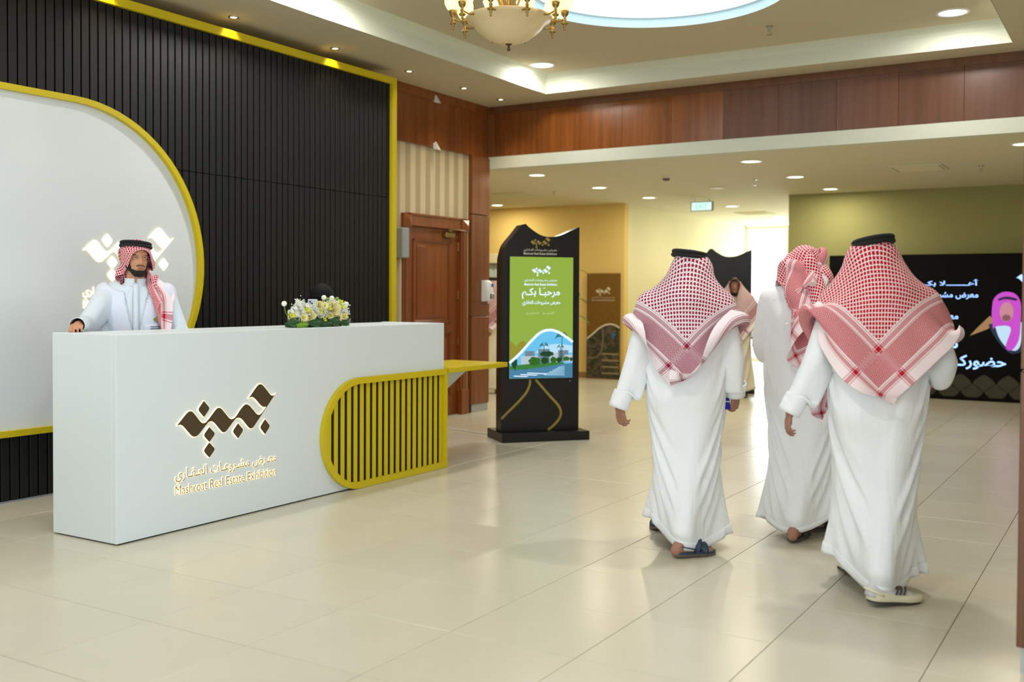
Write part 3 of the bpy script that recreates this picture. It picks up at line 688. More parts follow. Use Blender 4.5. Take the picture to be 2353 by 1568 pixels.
    for cx, z0, z1, s_ in ((0.59, 0.79, 1.015, 1.0), (0.40, 0.84, 0.93, 0.7), (0.575, 0.80, 0.915, 0.55), (0.10, 0.69, 0.78, 0.4)):
        flat('screen_photo', [(cx-0.005, z0), (cx+0.005, z0), (cx+0.003, z1), (cx-0.003, z1)], G_TREE2, sc, y2-0.0013)
        for q in range(9):
            a_ = pi*(0.02+0.12*q); Lf = 0.085*s_; tip = (cx+Lf*math.cos(a_), z1+Lf*(math.sin(a_)*0.55-0.35)); mid = (cx+Lf*0.55*math.cos(a_), z1+Lf*(0.55*math.sin(a_)+0.10))
            flat('screen_photo', [(cx, z1), (mid[0], mid[1]+0.007*s_), tip, (mid[0], mid[1]-0.007*s_)], G_TREE2, sc, y2-0.0014)
    put_logo((0.250, 0.1192, 1.895), ex, ez, 0.225, M_GOLDP, t)
    wt = mat('cream_print', (214, 206, 190), rough=0.5)
    put_text('lettering', AR_TITLE, (0.185, 0.1192, 1.860), ex, ez, width=0.35, height=0.034, m=wt, parent=t, off=0.006)
    put_text('lettering', EN_TITLE, (0.185, 0.1192, 1.833), ex, ez, width=0.35, height=0.022, m=wt, parent=t, off=0.010)
    for cp in ([(0.262, 0.598), (0.255, 0.54), (0.215, 0.46), (0.12, 0.36), (0.02, 0.27), (-0.036, 0.215)], [(0.318, 0.598), (0.37, 0.54), (0.47, 0.43), (0.56, 0.335), (0.590, 0.26), (0.565, 0.19), (0.50, 0.125), (0.452, 0.092)]):
        flat('gold_band', curve_band(bez(cp, 6), 0.0125), M_GOLDP, t, 0.1190)
    MB().tube([(0.685, 0.122, 0.575), (0.685, 0.117, 0.575)], 0.006, n=8).build('bolt', M_CHROME, t)
    return t
K1 = sign_stand('tall black sign stand with wavy top and lit green screen, beside the yellow ledge', (-5.22, 8.62, 0), 0.8645)
K2 = thing('sign_stand', 'far black sign stand with wavy top, partly hidden behind the left walker', 'sign', (-5.60, 14.62, 0), R(20))
for ch in list(K1.children):
    if ch.name.split('.')[0] in ('body', 'base'): c = ch.copy(); COL.objects.link(c); c.parent = K2

# ------------------------------------------------------------------ large dark screen on the right hall wall
SC = thing('video_wall', 'wide black video wall with glowing pale blue writing and a portrait', 'screen', (-1.6, YW-0.12, 0))
qx = lambda x: x+1.6
MB().box((qx(-3.95), -0.28, 0.02), (qx(0.6), -0.08, 2.035), bev=0.004).build('screen_panel', mat('matte_black_screen', (5, 5, 6), rough=0.6, spec=0.12), SC)
MB().box((qx(-3.9), -0.26, 0.0), (qx(0.55), 0.0, 0.02)).build('plinth', M_VOID, SC)
yy = -0.284; ex, ez = (1, 0, 0), (0, 0, 1)
G_BLUE = glow('blue_white_letters', (150, 190, 255), 1.9); G_OLIVE = glow('dim_olive_tile', (50, 44, 18), 0.6)
put_text('lettering', arab('أهـــــــلا بكـــــــم'), (qx(-2.95), yy, 1.560), ex, ez, width=1.02, height=0.12, m=G_BLUE, parent=SC, off=0.02)
put_text('lettering', arab('معرض مشروعات العقاري'), (qx(-3.02), yy, 1.385), ex, ez, width=1.09, height=0.125, m=G_BLUE, parent=SC, off=0.02)
put_text('lettering', arab('حضوركـــــم يشرفنا'), (qx(-3.25), yy, 0.400), ex, ez, width=1.68, height=0.235, m=G_BLUE, parent=SC, off=0.02)
for z, s_ in ((1.10, 'معـرض'), (0.845, 'وفـقـــا'), (0.72, 'مـ')): put_text('lettering', arab(s_), (qx(-2.18), yy, z), ex, ez, height=0.10, m=G_BLUE, parent=SC, align=1.0, off=0.02)
put_logo((qx(-1.47), yy, 1.55), ex, ez, 0.55, G_BLUE, SC)
wave_tiles(SC, qx(-3.94), qx(0.59), 0.05, 0.25, 0.30, G_OLIVE, yy, 2)
# the portrait shown on the screen (flat picture): headscarf, robe, cloak
def sp(name, pts, rgb, k, s_=1.0): flat(name, [(qx(p[0]), p[1]) for p in pts], glow('portrait_%d_%d_%d' % rgb, rgb, s_), SC, yy-0.0006*k)
sp('portrait', [(-2.03, 0.90), (-1.96, 0.93), (-1.80, 1.00), (-1.72, 1.12), (-1.78, 1.18), (-1.93, 1.02)], (176, 132, 84), 1, 0.8)
sp('portrait', bez([(-1.80, 1.06), (-1.72, 0.90), (-1.62, 0.76), (-1.50, 0.67), (-1.36, 0.72), (-1.28, 0.86), (-1.28, 1.10), (-1.45, 1.16)], 5), (26, 40, 66), 2, 0.9)
sp('portrait', bez([(-1.73, 1.10), (-1.66, 0.88), (-1.55, 0.74), (-1.44, 0.72), (-1.38, 0.86), (-1.36, 1.10)], 5), (196, 226, 246), 3, 0.95)
sp('portrait', bez([(-1.76, 1.22), (-1.74, 1.40), (-1.66, 1.49), (-1.56, 1.51), (-1.46, 1.47), (-1.40, 1.34), (-1.40, 1.10), (-1.42, 0.86), (-1.50, 0.72), (-1.58, 0.76), (-1.52, 1.02), (-1.68, 1.04), (-1.74, 1.00)], 5), (206, 74, 206), 4, 0.9)
sp('portrait', [(-1.575+0.085*math.cos(t), 1.235+0.135*math.sin(t)) for t in np.linspace(0, 2*pi, 24, endpoint=False)], (206, 138, 150), 5, 0.9)
sp('portrait', [(-1.575+0.055*math.cos(t), 1.155+0.045*math.sin(t)) for t in np.linspace(0, 2*pi, 16, endpoint=False)], (150, 88, 96), 6, 0.8)
sp('portrait', bez([(-1.68, 1.415), (-1.58, 1.445), (-1.46, 1.42), (-1.46, 1.39), (-1.58, 1.41), (-1.68, 1.385)], 4), (16, 20, 50), 7, 0.7)

# ------------------------------------------------------------------ brown banner against the yellow wall
PB = thing('banner_panel', 'brown free-standing banner panel with white emblem and aerial town picture, against the yellow wall', 'banner', (-7.815, YW-0.06, 0))
M_BRN = mat('ochre_brown_print', (118, 82, 12), rough=0.6); M_BRN2 = mat('ochre_line_print', (136, 98, 24), rough=0.6); M_PW = mat('pale_print', (222, 214, 190), rough=0.6)
MB().box((-0.31, 0, 0.0), (0.31, 0.035, 1.805), bev=0.002).build('panel', M_BRN, PB)
yb = -0.0015
put_logo((-0.15, yb, 1.42), ex, ez, 0.30, M_PW, PB)
put_text('lettering', AR_TITLE, (-0.22, yb, 1.375), ex, ez, width=0.44, height=0.030, m=M_PW, parent=PB); put_text('lettering', EN_TITLE, (-0.22, yb, 1.335), ex, ez, width=0.44, height=0.026, m=M_PW, parent=PB)
for k in range(3):
    for j in range(3):
        cx, cz = -0.22+0.2*j+(0.1 if k % 2 else 0), 1.12-0.09*k
        if abs(cx)+0.1 < 0.31: flat('pattern_line', curve_band([(cx-0.09, cz), (cx-0.05, cz+0.05), (cx, cz+0.07), (cx+0.05, cz+0.05), (cx+0.09, cz), (cx+0.04, cz-0.05)], 0.004), M_BRN2, PB, yb)
def mat_aerial():
    m = D.materials.new('aerial_town_print'); m.use_nodes = True; N = NT(m)
    tc = N.n('ShaderNodeTexCoord'); mp = N.n('ShaderNodeMapping'); mp.inputs['Rotation'].default_value = (R(90), 0, 0); N.L(tc.outputs['Object'], mp.inputs[0])
    b = N.n('ShaderNodeTexBrick'); b.inputs['Scale'].default_value = 9; b.inputs['Color1'].default_value = (*srgb((120, 104, 80)), 1); b.inputs['Color2'].default_value = (*srgb((54, 50, 34)), 1); b.inputs['Mortar'].default_value = (*srgb((40, 38, 34)), 1); b.inputs['Mortar Size'].default_value = 0.04
    N.L(mp.outputs[0], b.inputs['Vector'])
    no = N.n('ShaderNodeTexNoise'); no.inputs['Scale'].default_value = 5; no.inputs['Detail'].default_value = 8; N.L(tc.outputs['Object'], no.inputs['Vector'])
    col = N.mix(N.math('GREATER_THAN', no.outputs['Fac'], 0.53), b.outputs['Color'], srgb((42, 52, 18)))
    N.L(col, N.b.inputs['Base Color']); N.b.inputs['Roughness'].default_value = 0.6; return m
arcp = bez([(-0.309, 0.68), (-0.20, 0.76), (-0.08, 0.86), (0.05, 0.925), (0.16, 0.94), (0.25, 0.915), (0.309, 0.88)], 5)
flat('town_picture', [(-0.309, 0.02), (0.309, 0.02)]+arcp[::-1], mat_aerial(), PB, yb)
flat('town_picture', curve_band(arcp, 0.013), M_PW, PB, yb-0.001)
flat('town_picture', curve_band(bez([(-0.30, 0.36), (-0.15, 0.36), (-0.04, 0.45), (0.0, 0.60), (0.0, 0.86)], 5), 0.014), mat('road_print', (118, 104, 84)), PB, yb-0.001)
for k in range(4): flat('town_picture', [(-0.02, 0.42-0.11*k), (0.30, 0.42-0.11*k), (0.30, 0.445-0.11*k), (-0.02, 0.445-0.11*k)], mat('roof_print', (150, 134, 104)), PB, yb-0.001)
flat('town_picture', [(0.165, 0.70), (0.205, 0.70), (0.215, 0.80), (0.18, 0.81)], mat('pool_print', (20, 110, 170)), PB, yb-0.001)
# tan partition in the corridor mouth
tp = thing('partition', 'plain tan partition box behind the left walker, at the mouth of the corridor', 'partition', (-7.05, 18.2, 0))
M_TAN = mat('tan_board', (196, 180, 120), rough=0.7)
MB().box((-0.34, -0.3, 0.06), (0.34, 0.3, 1.60), bev=0.004).build('body', M_TAN, tp); MB().box((-0.35, -0.31, 0), (0.35, 0.31, 0.06)).build('base', mat('brown_skirting'), tp); MB().box((-0.36, -0.32, 1.60), (0.36, 0.32, 1.63), bev=0.003).build('top', M_TAN, tp)
# potted plant behind the sign stand
pl = thing('potted_plant', 'potted palm mostly hidden behind the big black sign stand, leaf tips showing at its right', 'plant', (-7.78, 14.6, 0))
MB().lathe([(0.12, 0), (0.16, 0.02), (0.19, 0.34), (0.20, 0.36), (0.17, 0.36), (0.16, 0.33), (0.01, 0.32)], n=24).build('pot', mat('cream_pot', (206, 196, 170), rough=0.5), pl, smooth=True, auto=40)
M_LEAF = mat('leaf_green', (52, 104, 36), rough=0.45, var=0.2)
def leaf_mesh(L_, w_, droop, n=7, fold=0.25):
    vs = []; 
    for k in range(n+1):
        t = k/n; x = L_*t; z = -droop*t*t*L_; ww = w_*math.sin(pi*min(1, t*0.93+0.07))**0.8
        vs += [(x, -ww, z+fold*ww), (x, 0, z), (x, ww, z+fold*ww)]
    fs = []
    for k in range(n):
        for j in (0, 1): fs.append((3*k+j, 3*k+j+1, 3*k+4+j, 3*k+3+j))
    return vs, fs
stem = MB(); 
for k in range(9):
    a = k*2.4; h = 0.75+0.09*k; tip = (0.17*math.cos(a), 0.17*math.sin(a), 0.36+h)
    stem.tube([(0.02*math.cos(a), 0.02*math.sin(a), 0.33), (0.10*math.cos(a), 0.10*math.sin(a), 0.36+h*0.6), tip], 0.006, n=6)
    vs, fs = leaf_mesh(0.26, 0.035, 0.6); mb = MB(); ca, sa = math.cos(a), math.sin(a); mb.add([(tip[0]+x*ca-y*sa, tip[1]+x*sa+y*ca, tip[2]+z) for x, y, z in vs], fs); o = mb.build('leaf', M_LEAF, pl, smooth=True)
stem.build('stem', M_LEAF, pl, smooth=True)

# ------------------------------------------------------------------ lights in the ceilings
def downlight_big(label, x, y, z, r, m, power, rgb, group=None, ang=150, name='ceiling_light'):
    t = thing(name, label, 'light', (x, y, z), 0, group)
    MB().lathe([(r, -0.006), (r+0.022, -0.006), (r+0.026, -0.001), (r+0.026, 0.0), (r, 0.0)][:5], n=32).build('trim_ring', M_PLAST, t, smooth=True, auto=40) if False else None
    mb = MB(); n = 32; pr = [(r, -0.002), (r+0.004, -0.010), (r+0.020, -0.009), (r+0.026, -0.001)]
    vs = [(a*math.cos(q), a*math.sin(q), h) for a, h in pr for q in np.linspace(0, 2*pi, n, endpoint=False)]
    mb.add(vs, [(k*n+i, k*n+(i+1) % n, (k+1)*n+(i+1) % n, (k+1)*n+i) for k in range(3) for i in range(n)]); mb.build('trim_ring', M_PLAST, t, smooth=True)
    mb = MB(); mb.add([(r*math.cos(q), r*math.sin(q), -0.003) for q in np.linspace(0, 2*pi, n, endpoint=False)], [tuple(range(n))]); mb.build('diffuser', m, t)
    lamp('AREA', (0, 0, -0.016), power, rgb, size=2*r, parent=t)
    return t
hall = [(-6.69, 11.72, 'hall ceiling light nearest the corner column'), (-6.69, 13.53, 'hall ceiling light above the green screen stand, second in its line'), (-6.69, 15.30, 'hall ceiling light above the brown banner'),
        (-9.55, 15.35, 'small-looking hall ceiling light at the far left, by the column edge'), (-3.86, 11.72, 'hall ceiling light above the middle walker, nearest of its line'), (-3.86, 13.53, 'hall ceiling light at the corridor corner, second of its line'),
        (-3.86, 15.30, 'hall ceiling light above the video wall edge, third of its line'), (-6.08, 17.46, 'corridor ceiling light just right of the exit sign'), (-6.08, 20.2, 'furthest corridor ceiling light'), (-1.05, 11.72, 'hall ceiling light cut off by the right pillar')]
for k, (x, y, lab) in enumerate(hall):
    downlight_big('round lit '+lab, x, y, ZH, 0.10, M_DISCW, 18, (255, 244, 216), 'round lights in the hall ceiling')
tray = [(-5.62, 9.95, 'round lit ceiling light at the left corner of the raised tray'), (-1.47, 9.95, 'round lit ceiling light at the right corner of the raised tray'), (-5.45, 6.6, 'round tray light above the desk, out of the picture'), (-1.47, 6.2, 'round tray light above the right walker, out of the picture'), (-5.45, 2.2, 'round tray light by the entrance left, out of the picture'), (-1.47, 2.2, 'round tray light by the entrance right, out of the picture')]
for x, y, lab in tray: downlight_big(lab, x, y, ZU, 0.115, M_DISC, 18 if y > 9 else 36, (255, 251, 246), 'round lights in the raised tray')
SPL = ['small spotlight furthest from the wood, above the backdrop', 'second small spotlight from the top left, above the backdrop', 'middle small spotlight, above the right end of the backdrop', 'fourth small spotlight, above the wooden door', 'last small spotlight, nearest the veneer corner']
sp0 = None
for k, y in enumerate((6.24, 7.52, 8.68, 9.70, 10.48)):
    t = thing('spotlight', 'small round '+SPL[k][6:] if SPL[k].startswith('small ') else SPL[k].replace('small', 'small round'), 'light', (-6.48, y, ZC), 0, 'small spotlights along the left wall')
    if sp0 is None:
        mb = MB(); n = 24; pr = [(0.028, -0.002), (0.034, -0.010), (0.046, -0.008), (0.048, -0.0005)]
        mb.add([(a*math.cos(q), a*math.sin(q), h) for a, h in pr for q in np.linspace(0, 2*pi, n, endpoint=False)], [(kk*n+i, kk*n+(i+1) % n, (kk+1)*n+(i+1) % n, (kk+1)*n+i) for kk in range(3) for i in range(n)])
        a_ = mb.build('trim_ring', M_CHROME, t, smooth=True); b_ = MB().add([(0.028*math.cos(q), 0.028*math.sin(q), -0.004) for q in np.linspace(0, 2*pi, n, endpoint=False)], [tuple(range(n))]).build('lens', M_LENS, t); sp0 = (a_.data, b_.data)
    else: link('trim_ring', sp0[0], t); link('lens', sp0[1], t)
    lamp('SPOT', (0, 0, -0.02), 14, (255, 226, 176), size=0.03, parent=t, spot=R(95), blend=0.8)
for y in (2.4, 3.7, 5.0):
    t = thing('spotlight', 'small round spotlight over the left backdrop, out of the picture, '+{2.4: 'nearest the entrance', 3.7: 'middle one', 5.0: 'furthest from the entrance'}[y], 'light', (-6.48, y, ZC), 0, 'small spotlights along the left wall'); link('trim_ring', sp0[0], t); link('lens', sp0[1], t); lamp('SPOT', (0, 0, -0.02), 14, (255, 226, 176), size=0.03, parent=t, spot=R(95), blend=0.8)

# sprinklers, detector, vents, exit sign
def sprinkler(label, x, y, z, s_=1.0):
    t = thing('sprinkler', label, 'sprinkler', (x, y, z))
    MB().lathe([(0.036, 0), (0.036, -0.006), (0.014, -0.010), (0.011, -0.034), (0.013, -0.045)], n=20).build('body', M_CHROME, t, smooth=True, auto=40)
    mb = MB(); mb.tube([(0.012, 0, -0.040), (0.017, 0, -0.058), (0.004, 0, -0.076)], 0.003, n=6); mb.tube([(-0.012, 0, -0.040), (-0.017, 0, -0.058), (-0.004, 0, -0.076)], 0.003, n=6); mb.build('frame_arm', M_CHROME, t, smooth=True)
    mb = MB(); mb.lathe([(0.004, -0.074), (0.026, -0.078), (0.026, -0.080), (0.004, -0.082)], n=16); mb.build('deflector', M_CHROME, t); return t
sprinkler('chrome sprinkler head hanging from the raised tray ceiling, right of the big dome', -3.0, 9.6, ZU)
sprinkler('sprinkler head in the hall ceiling near the left vent', -7.53, 13.71, ZH); sprinkler('sprinkler head in the hall ceiling near the middle walker', -4.43, 13.6, ZH); sprinkler('sprinkler head in the hall ceiling at the far right', -1.65, 13.44, ZH)
t = thing('smoke_detector', 'round smoke detector on the hall ceiling', 'detector', (-5.33, 12.75, ZH))
MB().lathe([(0.055, 0), (0.055, -0.014), (0.048, -0.018)], n=24).build('base', M_PLAST, t, smooth=True, auto=40); MB().lathe([(0.046, -0.018), (0.048, -0.034), (0.030, -0.050), (0.004, -0.052)], n=24).build('sensor_head', mat('brown_plastic', (120, 100, 76)), t, smooth=True, auto=50)
t = thing('ceiling_speaker', 'flat round cover on the hall ceiling left of the exit sign', 'speaker', (-5.22, 14.33, ZH)); MB().lathe([(0.10, 0), (0.10, -0.012), (0.085, -0.016), (0.004, -0.016)], n=28).build('cover', M_PLAST, t, smooth=True, auto=40)
def vent(label, x, y, z, a=0.30):
    t = thing('ceiling_vent', label, 'vent', (x, y, z)); mb = MB()
    for s_ in (-1, 1): mb.box((s_*a, -a, -0.012), (s_*(a-0.035), a, 0.0)); mb.box((-a+0.036, s_*a, -0.012), (a-0.036, s_*(a-0.035), 0.0))
    mb.build('frame', M_CEILH, t); MB().box((-a+0.036, -a+0.036, -0.002), (a-0.036, a-0.036, 0.001)).build('backing', M_VOID, t)
    for k in range(7): 
        w_ = a-0.05; yy_ = -w_+2*w_*(k+0.5)/7; mb = MB(); mb.prism([(-0.02, -0.003), (0.022, -0.014), (0.022, -0.016), (-0.02, -0.005)], lambda u, v, d: (d, yy_+u, v), -w_, w_); mb.build('slat', M_CEILH, t)
    return t
vent('square air vent in the hall ceiling left of the sign stand top', -8.25, 13.86, ZH); vent('square air vent in the hall ceiling at the right, above the video wall', -2.32, 13.3, ZH); vent('square air vent in the corridor ceiling', -6.2, 19.1, ZH)
ES = thing('exit_sign', 'lit rectangular exit sign hanging at the mouth of the corridor', 'sign', (-6.03, 15.9, ZH))
MB().box((-0.19, -0.02, -0.20), (0.19, 0.02, -0.045), bev=0.006).build('case', mat('grey_green_case', (150, 168, 150), rough=0.5), ES); flat('lit_face', [(-0.165, -0.185), (0.165, -0.185), (0.165, -0.06), (-0.165, -0.06)], glow('exit_face', (214, 250, 240), 1.15), ES, -0.0215)
for x in (-0.12, 0.12): MB().tube([(x, 0, 0), (x, 0, -0.05)], 0.006, n=6).build('hanger', M_CHROME, ES)
put_text('lettering', 'EXIT', (-0.10, -0.0225, -0.16), (1, 0, 0), (0, 0, 1), width=0.20, height=0.075, m=glow('exit_green', (120, 216, 170), 0.9), parent=ES)

# ------------------------------------------------------------------ chandelier
CH = thing('chandelier', 'brass chandelier with alabaster bowl and ring of ten glowing glass cups', 'chandelier', (-3.455, 5.68, 3.0))
M_ALAB = mat('alabaster_glass', (196, 178, 138), rough=0.35, var=0.12, bscale=7, emit=(255, 206, 130), estr=0.07)
M_SHADE = mat('lit_frosted_glass', (255, 240, 205), rough=0.4, emit=(255, 222, 150), estr=0.95)
pr = [(0.004, 0.030), (0.06, 0.036), (0.13, 0.062), (0.20, 0.115), (0.235, 0.160), (0.268, 0.178), (0.278, 0.196), (0.270, 0.203), (0.250, 0.196), (0.226, 0.178), (0.19, 0.135), (0.12, 0.078), (0.05, 0.05), (0.004, 0.046)]
MB().lathe(pr, n=56).build('bowl', M_ALAB, CH, smooth=True)
MB().lathe([(0.004, -0.012), (0.010, -0.008), (0.012, 0.004), (0.006, 0.012), (0.008, 0.022), (0.022, 0.030), (0.022, 0.036), (0.004, 0.040)], n=20).build('finial', mat('dark_brass', (84, 72, 44), rough=0.35, metal=0.8), CH, smooth=True)
MB().lathe([(0.016, 0.05), (0.016, 0.30), (0.028, 0.34), (0.020, 0.40), (0.034, 0.50), (0.018, 0.60), (0.012, 0.78), (0.012, 0.90), (0.060, 0.93), (0.070, 0.95)], n=24).build('stem', M_BRASS, CH, smooth=True)
mb = MB()
for k in range(10):
    a = 2*pi*k/10+0.3; mb.tube([(rr_*math.cos(a), rr_*math.sin(a), h) for rr_, h in bez([(0.030, 0.20), (0.05, 0.26), (0.10, 0.40), (0.13, 0.55), (0.10, 0.70), (0.03, 0.80)], 5)], 0.006, n=6)
mb.build('scroll_rods', M_BRASS, CH, smooth=True)
ca0 = math.atan2(5.68, -3.455)
arm_d = cup_d = gl_d = None
for k in range(10):
    a = ca0+pi+R(18+36*k); c, s_ = math.cos(a), math.sin(a)
    if arm_d is None:
        am = MB(); am.tube(bez([(0.25, 0, 0.19), (0.285, 0, 0.176), (0.33, 0, 0.182), (0.355, 0, 0.196)], 4), 0.0055, n=8)
        am.lathe([(0.003, 0.118), (0.008, 0.126), (0.004, 0.134), (0.011, 0.142), (0.005, 0.150), (0.020, 0.160), (0.022, 0.166), (0.008, 0.176), (0.014, 0.190), (0.007, 0.202), (0.020, 0.216), (0.026, 0.236), (0.026, 0.244)], c=(0.355, 0, 0), n=14)
        arm = am.build('arm', M_BRASS, CH, smooth=True); arm_d = arm.data
        gm = MB(); gm.lathe([(0.020, 0.240), (0.038, 0.252), (0.054, 0.285), (0.055, 0.325), (0.050, 0.355), (0.066, 0.395), (0.063, 0.396), (0.047, 0.355), (0.051, 0.322), (0.050, 0.285), (0.032, 0.258)], c=(0.355, 0, 0), n=20)
        g_ = gm.build('glass_cup', M_SHADE, arm, smooth=True); gl_d = g_.data
    else: arm = link('arm', arm_d, CH); g_ = link('glass_cup', gl_d, arm)
    arm.rotation_euler = (0, 0, a)
lamp('POINT', (0, 0, 0.42), 12, (255, 214, 150), size=0.25, parent=CH)

# ------------------------------------------------------------------ flowers on the counter
FA = thing('flower_arrangement', 'long low arrangement of white and cream flowers with broad green leaves on the counter', 'flowers', (-5.10, 5.655, 1.2)); FA.scale = (1, 0.96, 0.92)
M_LF2 = mat('dark_glossy_leaf', (24, 74, 30), rough=0.3, var=0.25, bscale=9); M_LF3 = mat('lime_leaf', (120, 160, 40), rough=0.4, var=0.2)
M_CRM = mat('cream_petal', (244, 236, 180), rough=0.6); M_WPT = mat('white_petal', (244, 246, 236), rough=0.6); M_YPT = mat('yellow_green_petal', (214, 222, 70), rough=0.55); M_CTR = mat('yellow_flower_centre', (206, 190, 40), rough=0.8)
fr = random.Random(5)
MB().box((-0.08, -0.20, 0.0), (0.08, 0.28, 0.035), bev=0.01).build('tray', M_LF2, FA)
mb = MB(); mb.ball((0, 0.03, 0.055), (0.08, 0.27, 0.065), 20, 10); mb.build('moss', M_LF2, FA, smooth=True)
def petalled(cx, n, r, w_, lift, rows, dirv, m, mc, name, cr=0.012):
    d = np.array(dirv, float); d /= np.linalg.norm(d); a = np.cross(d, [0, 0, 1.0] if abs(d[2]) < 0.9 else [1.0, 0, 0]); a /= np.linalg.norm(a); b = np.cross(d, a); c = np.array(cx, float); mb = MB()
    for row in range(rows):
        rr_ = r*(1-0.25*row); li = lift*(1+0.9*row)
        for k in range(n):
            t = 2*pi*(k+0.5*row)/n; e = a*math.cos(t)+b*math.sin(t); s_ = -a*math.sin(t)+b*math.cos(t)
            mb.add([c, c+e*rr_*0.55+s_*w_+d*li*0.5, c+e*rr_+d*li, c+e*rr_*0.55-s_*w_+d*li*0.5, c+e*rr_*0.5+d*(li*0.5-0.003)], [(0, 1, 4), (1, 2, 4), (2, 3, 4), (3, 0, 4)])
    o = mb.build(name, m, FA)
    if mc is not None: MB().ball(c+d*lift*0.6, cr, 10, 6).build('flower_centre', mc, o, smooth=True)
    return o
def rose(c, r, dirv, m):
    d = np.array(dirv, float); d /= np.linalg.norm(d); a = np.cross(d, [0, 0, 1.0]); a /= np.linalg.norm(a); b = np.cross(d, a); c = np.array(c, float); mb = MB()
    for L_ in range(4):
        n = (3, 4, 5, 6)[L_]; rad = r*(0.30, 0.52, 0.76, 1.0)[L_]; h = r*(0.95, 0.85, 0.70, 0.48)[L_]
        for k in range(n):
            t0_ = 2*pi*k/n+L_*0.7; pts = []
            for v in (0, 0.5, 1):
                for u in (-0.62, -0.2, 0.2, 0.62):
                    t = t0_+u*2*pi/n; q = rad*(0.35+0.65*v**0.6)*(1+0.12*v*(abs(u) < 0.3)); pts.append(c+(a*math.cos(t)+b*math.sin(t))*q+d*(h*v-(0.10*r if abs(u) > 0.5 and v == 1 else 0)))
            mb.add(pts, [(i*4+j, i*4+j+1, (i+1)*4+j+1, (i+1)*4+j) for i in (0, 1) for j in (0, 1, 2)])
    return mb.build('rose', m, FA, smooth=True)
CV = np.array([0.9, -0.35, 0.25])
for y, z, r in ((-0.10, 0.085, 0.044), (0.155, 0.140, 0.056), (-0.29, 0.075, 0.034), (0.0, 0.165, 0.034)): rose((0.075, y, z), r, CV, M_CRM)
for y, z, r in ((-0.245, 0.090, 0.040), (-0.215, 0.160, 0.036), (-0.135, 0.155, 0.040), (-0.03, 0.115, 0.040), (0.215, 0.150, 0.036), (0.30, 0.105, 0.036), (0.055, 0.120, 0.036), (-0.26, 0.135, 0.032), (-0.295, 0.11, 0.030), (-0.19, 0.13, 0.036), (0.02, 0.085, 0.030), (-0.05, 0.15, 0.030), (0.255, 0.13, 0.028), (0.08, 0.165, 0.028)): petalled((0.07, y, z), 12, r, 0.009, 0.012, 3, CV+[0, 0, 0.3], M_WPT, None, 'chrysanthemum')
for y, z, r in ((-0.175, 0.075, 0.046), (0.205, 0.072, 0.048), (0.05, 0.165, 0.040), (0.115, 0.085, 0.038), (0.27, 0.075, 0.040)): petalled((0.085, y, z), 14, r, 0.008, 0.008, 2, CV, M_CRM, M_CTR, 'daisy')
for y, z, r in ((0.285, 0.08, 0.028), (0.25, 0.155, 0.028), (0.10, 0.145, 0.028), (-0.145, 0.135, 0.026), (0.045, 0.055, 0.022), (0.145, 0.075, 0.026), (-0.305, 0.095, 0.024), (0.235, 0.19, 0.024), (0.0, 0.12, 0.024)): petalled((0.09, y, z), 5, r, 0.012, 0.014, 1, CV+[0, fr.uniform(-.3, .3), fr.uniform(-.2, .4)], M_YPT, M_CTR, 'orchid', 0.006)
def bud(y, z, r, m, x=0.03):
    o = MB().lathe([(0.003, 0), (r*0.8, r*0.5), (r, r*1.1), (r*0.75, r*1.8), (r*0.35, r*2.1)], c=(x, y, z), n=20).build('tulip_bud', m, FA, smooth=True)
    MB().tube([(x-0.01, y*0.78, 0.06), (x, y*0.95, z*0.7), (x, y, z+0.004)], 0.0028, n=6).build('stalk', M_LF3, o, smooth=True)
for y, z, r, m in ((-0.315, 0.160, 0.020, M_WPT), (0.115, 0.205, 0.020, M_WPT), (0.155, 0.195, 0.016, M_LF3), (0.205, 0.20, 0.020, M_WPT), (0.265, 0.195, 0.018, M_LF3), (0.375, 0.150, 0.021, M_WPT), (-0.17, 0.175, 0.018, M_WPT)): bud(y, z, r, m)
mb = MB()       # gypsophila: hundreds of tiny florets nobody could count
for cy, cz, sy, sz, n in ((-0.15, 0.11, 0.05, 0.03, 60), (-0.20, 0.19, 0.035, 0.035, 70), (-0.06, 0.15, 0.05, 0.03, 60), (0.05, 0.09, 0.05, 0.04, 60), (0.16, 0.19, 0.05, 0.025, 60), (0.30, 0.13, 0.03, 0.05, 60), (0.22, 0.12, 0.04, 0.04, 40), (-0.24, 0.06, 0.03, 0.02, 25), (0.33, 0.06, 0.02, 0.03, 20)):
    for _ in range(n): mb.ball((fr.uniform(0.03, 0.11), fr.gauss(cy, sy*0.6), max(0.02, fr.gauss(cz, sz*0.6))), fr.uniform(0.0035, 0.0062), 5, 4)
o = mb.build('gypsophila', M_WPT, FA, smooth=True); o['kind'] = 'stuff'
def big_leaf(y0_, y1_, z0_, bulge, m, h=0.062, xf=0.10):
    """a broad leaf folded over into a loop along the front edge"""
    mb = MB(); n, k = 12, 8; vs = []
    for i in range(n+1):
        t = i/n; th = pi*(0.02+0.96*t)
        cy = y0_+(y1_-y0_)*t
        for j in range(k+1):
            u = j/k-0.5; hh = h*math.sin(th)**0.5
            vs.append((xf+bulge*math.sin(th)+0.006*math.cos(j*1.5)-abs(u)*0.012, cy+0.006*math.sin(3*u), max(0.004, z0_+h*0.5+u*hh*1.0)))
    mb.add(vs, [(i*(k+1)+j, i*(k+1)+j+1, (i+1)*(k+1)+j+1, (i+1)*(k+1)+j) for i in range(n) for j in range(k)]); o = mb.build('broad_leaf', m, FA, smooth=True)
    return o
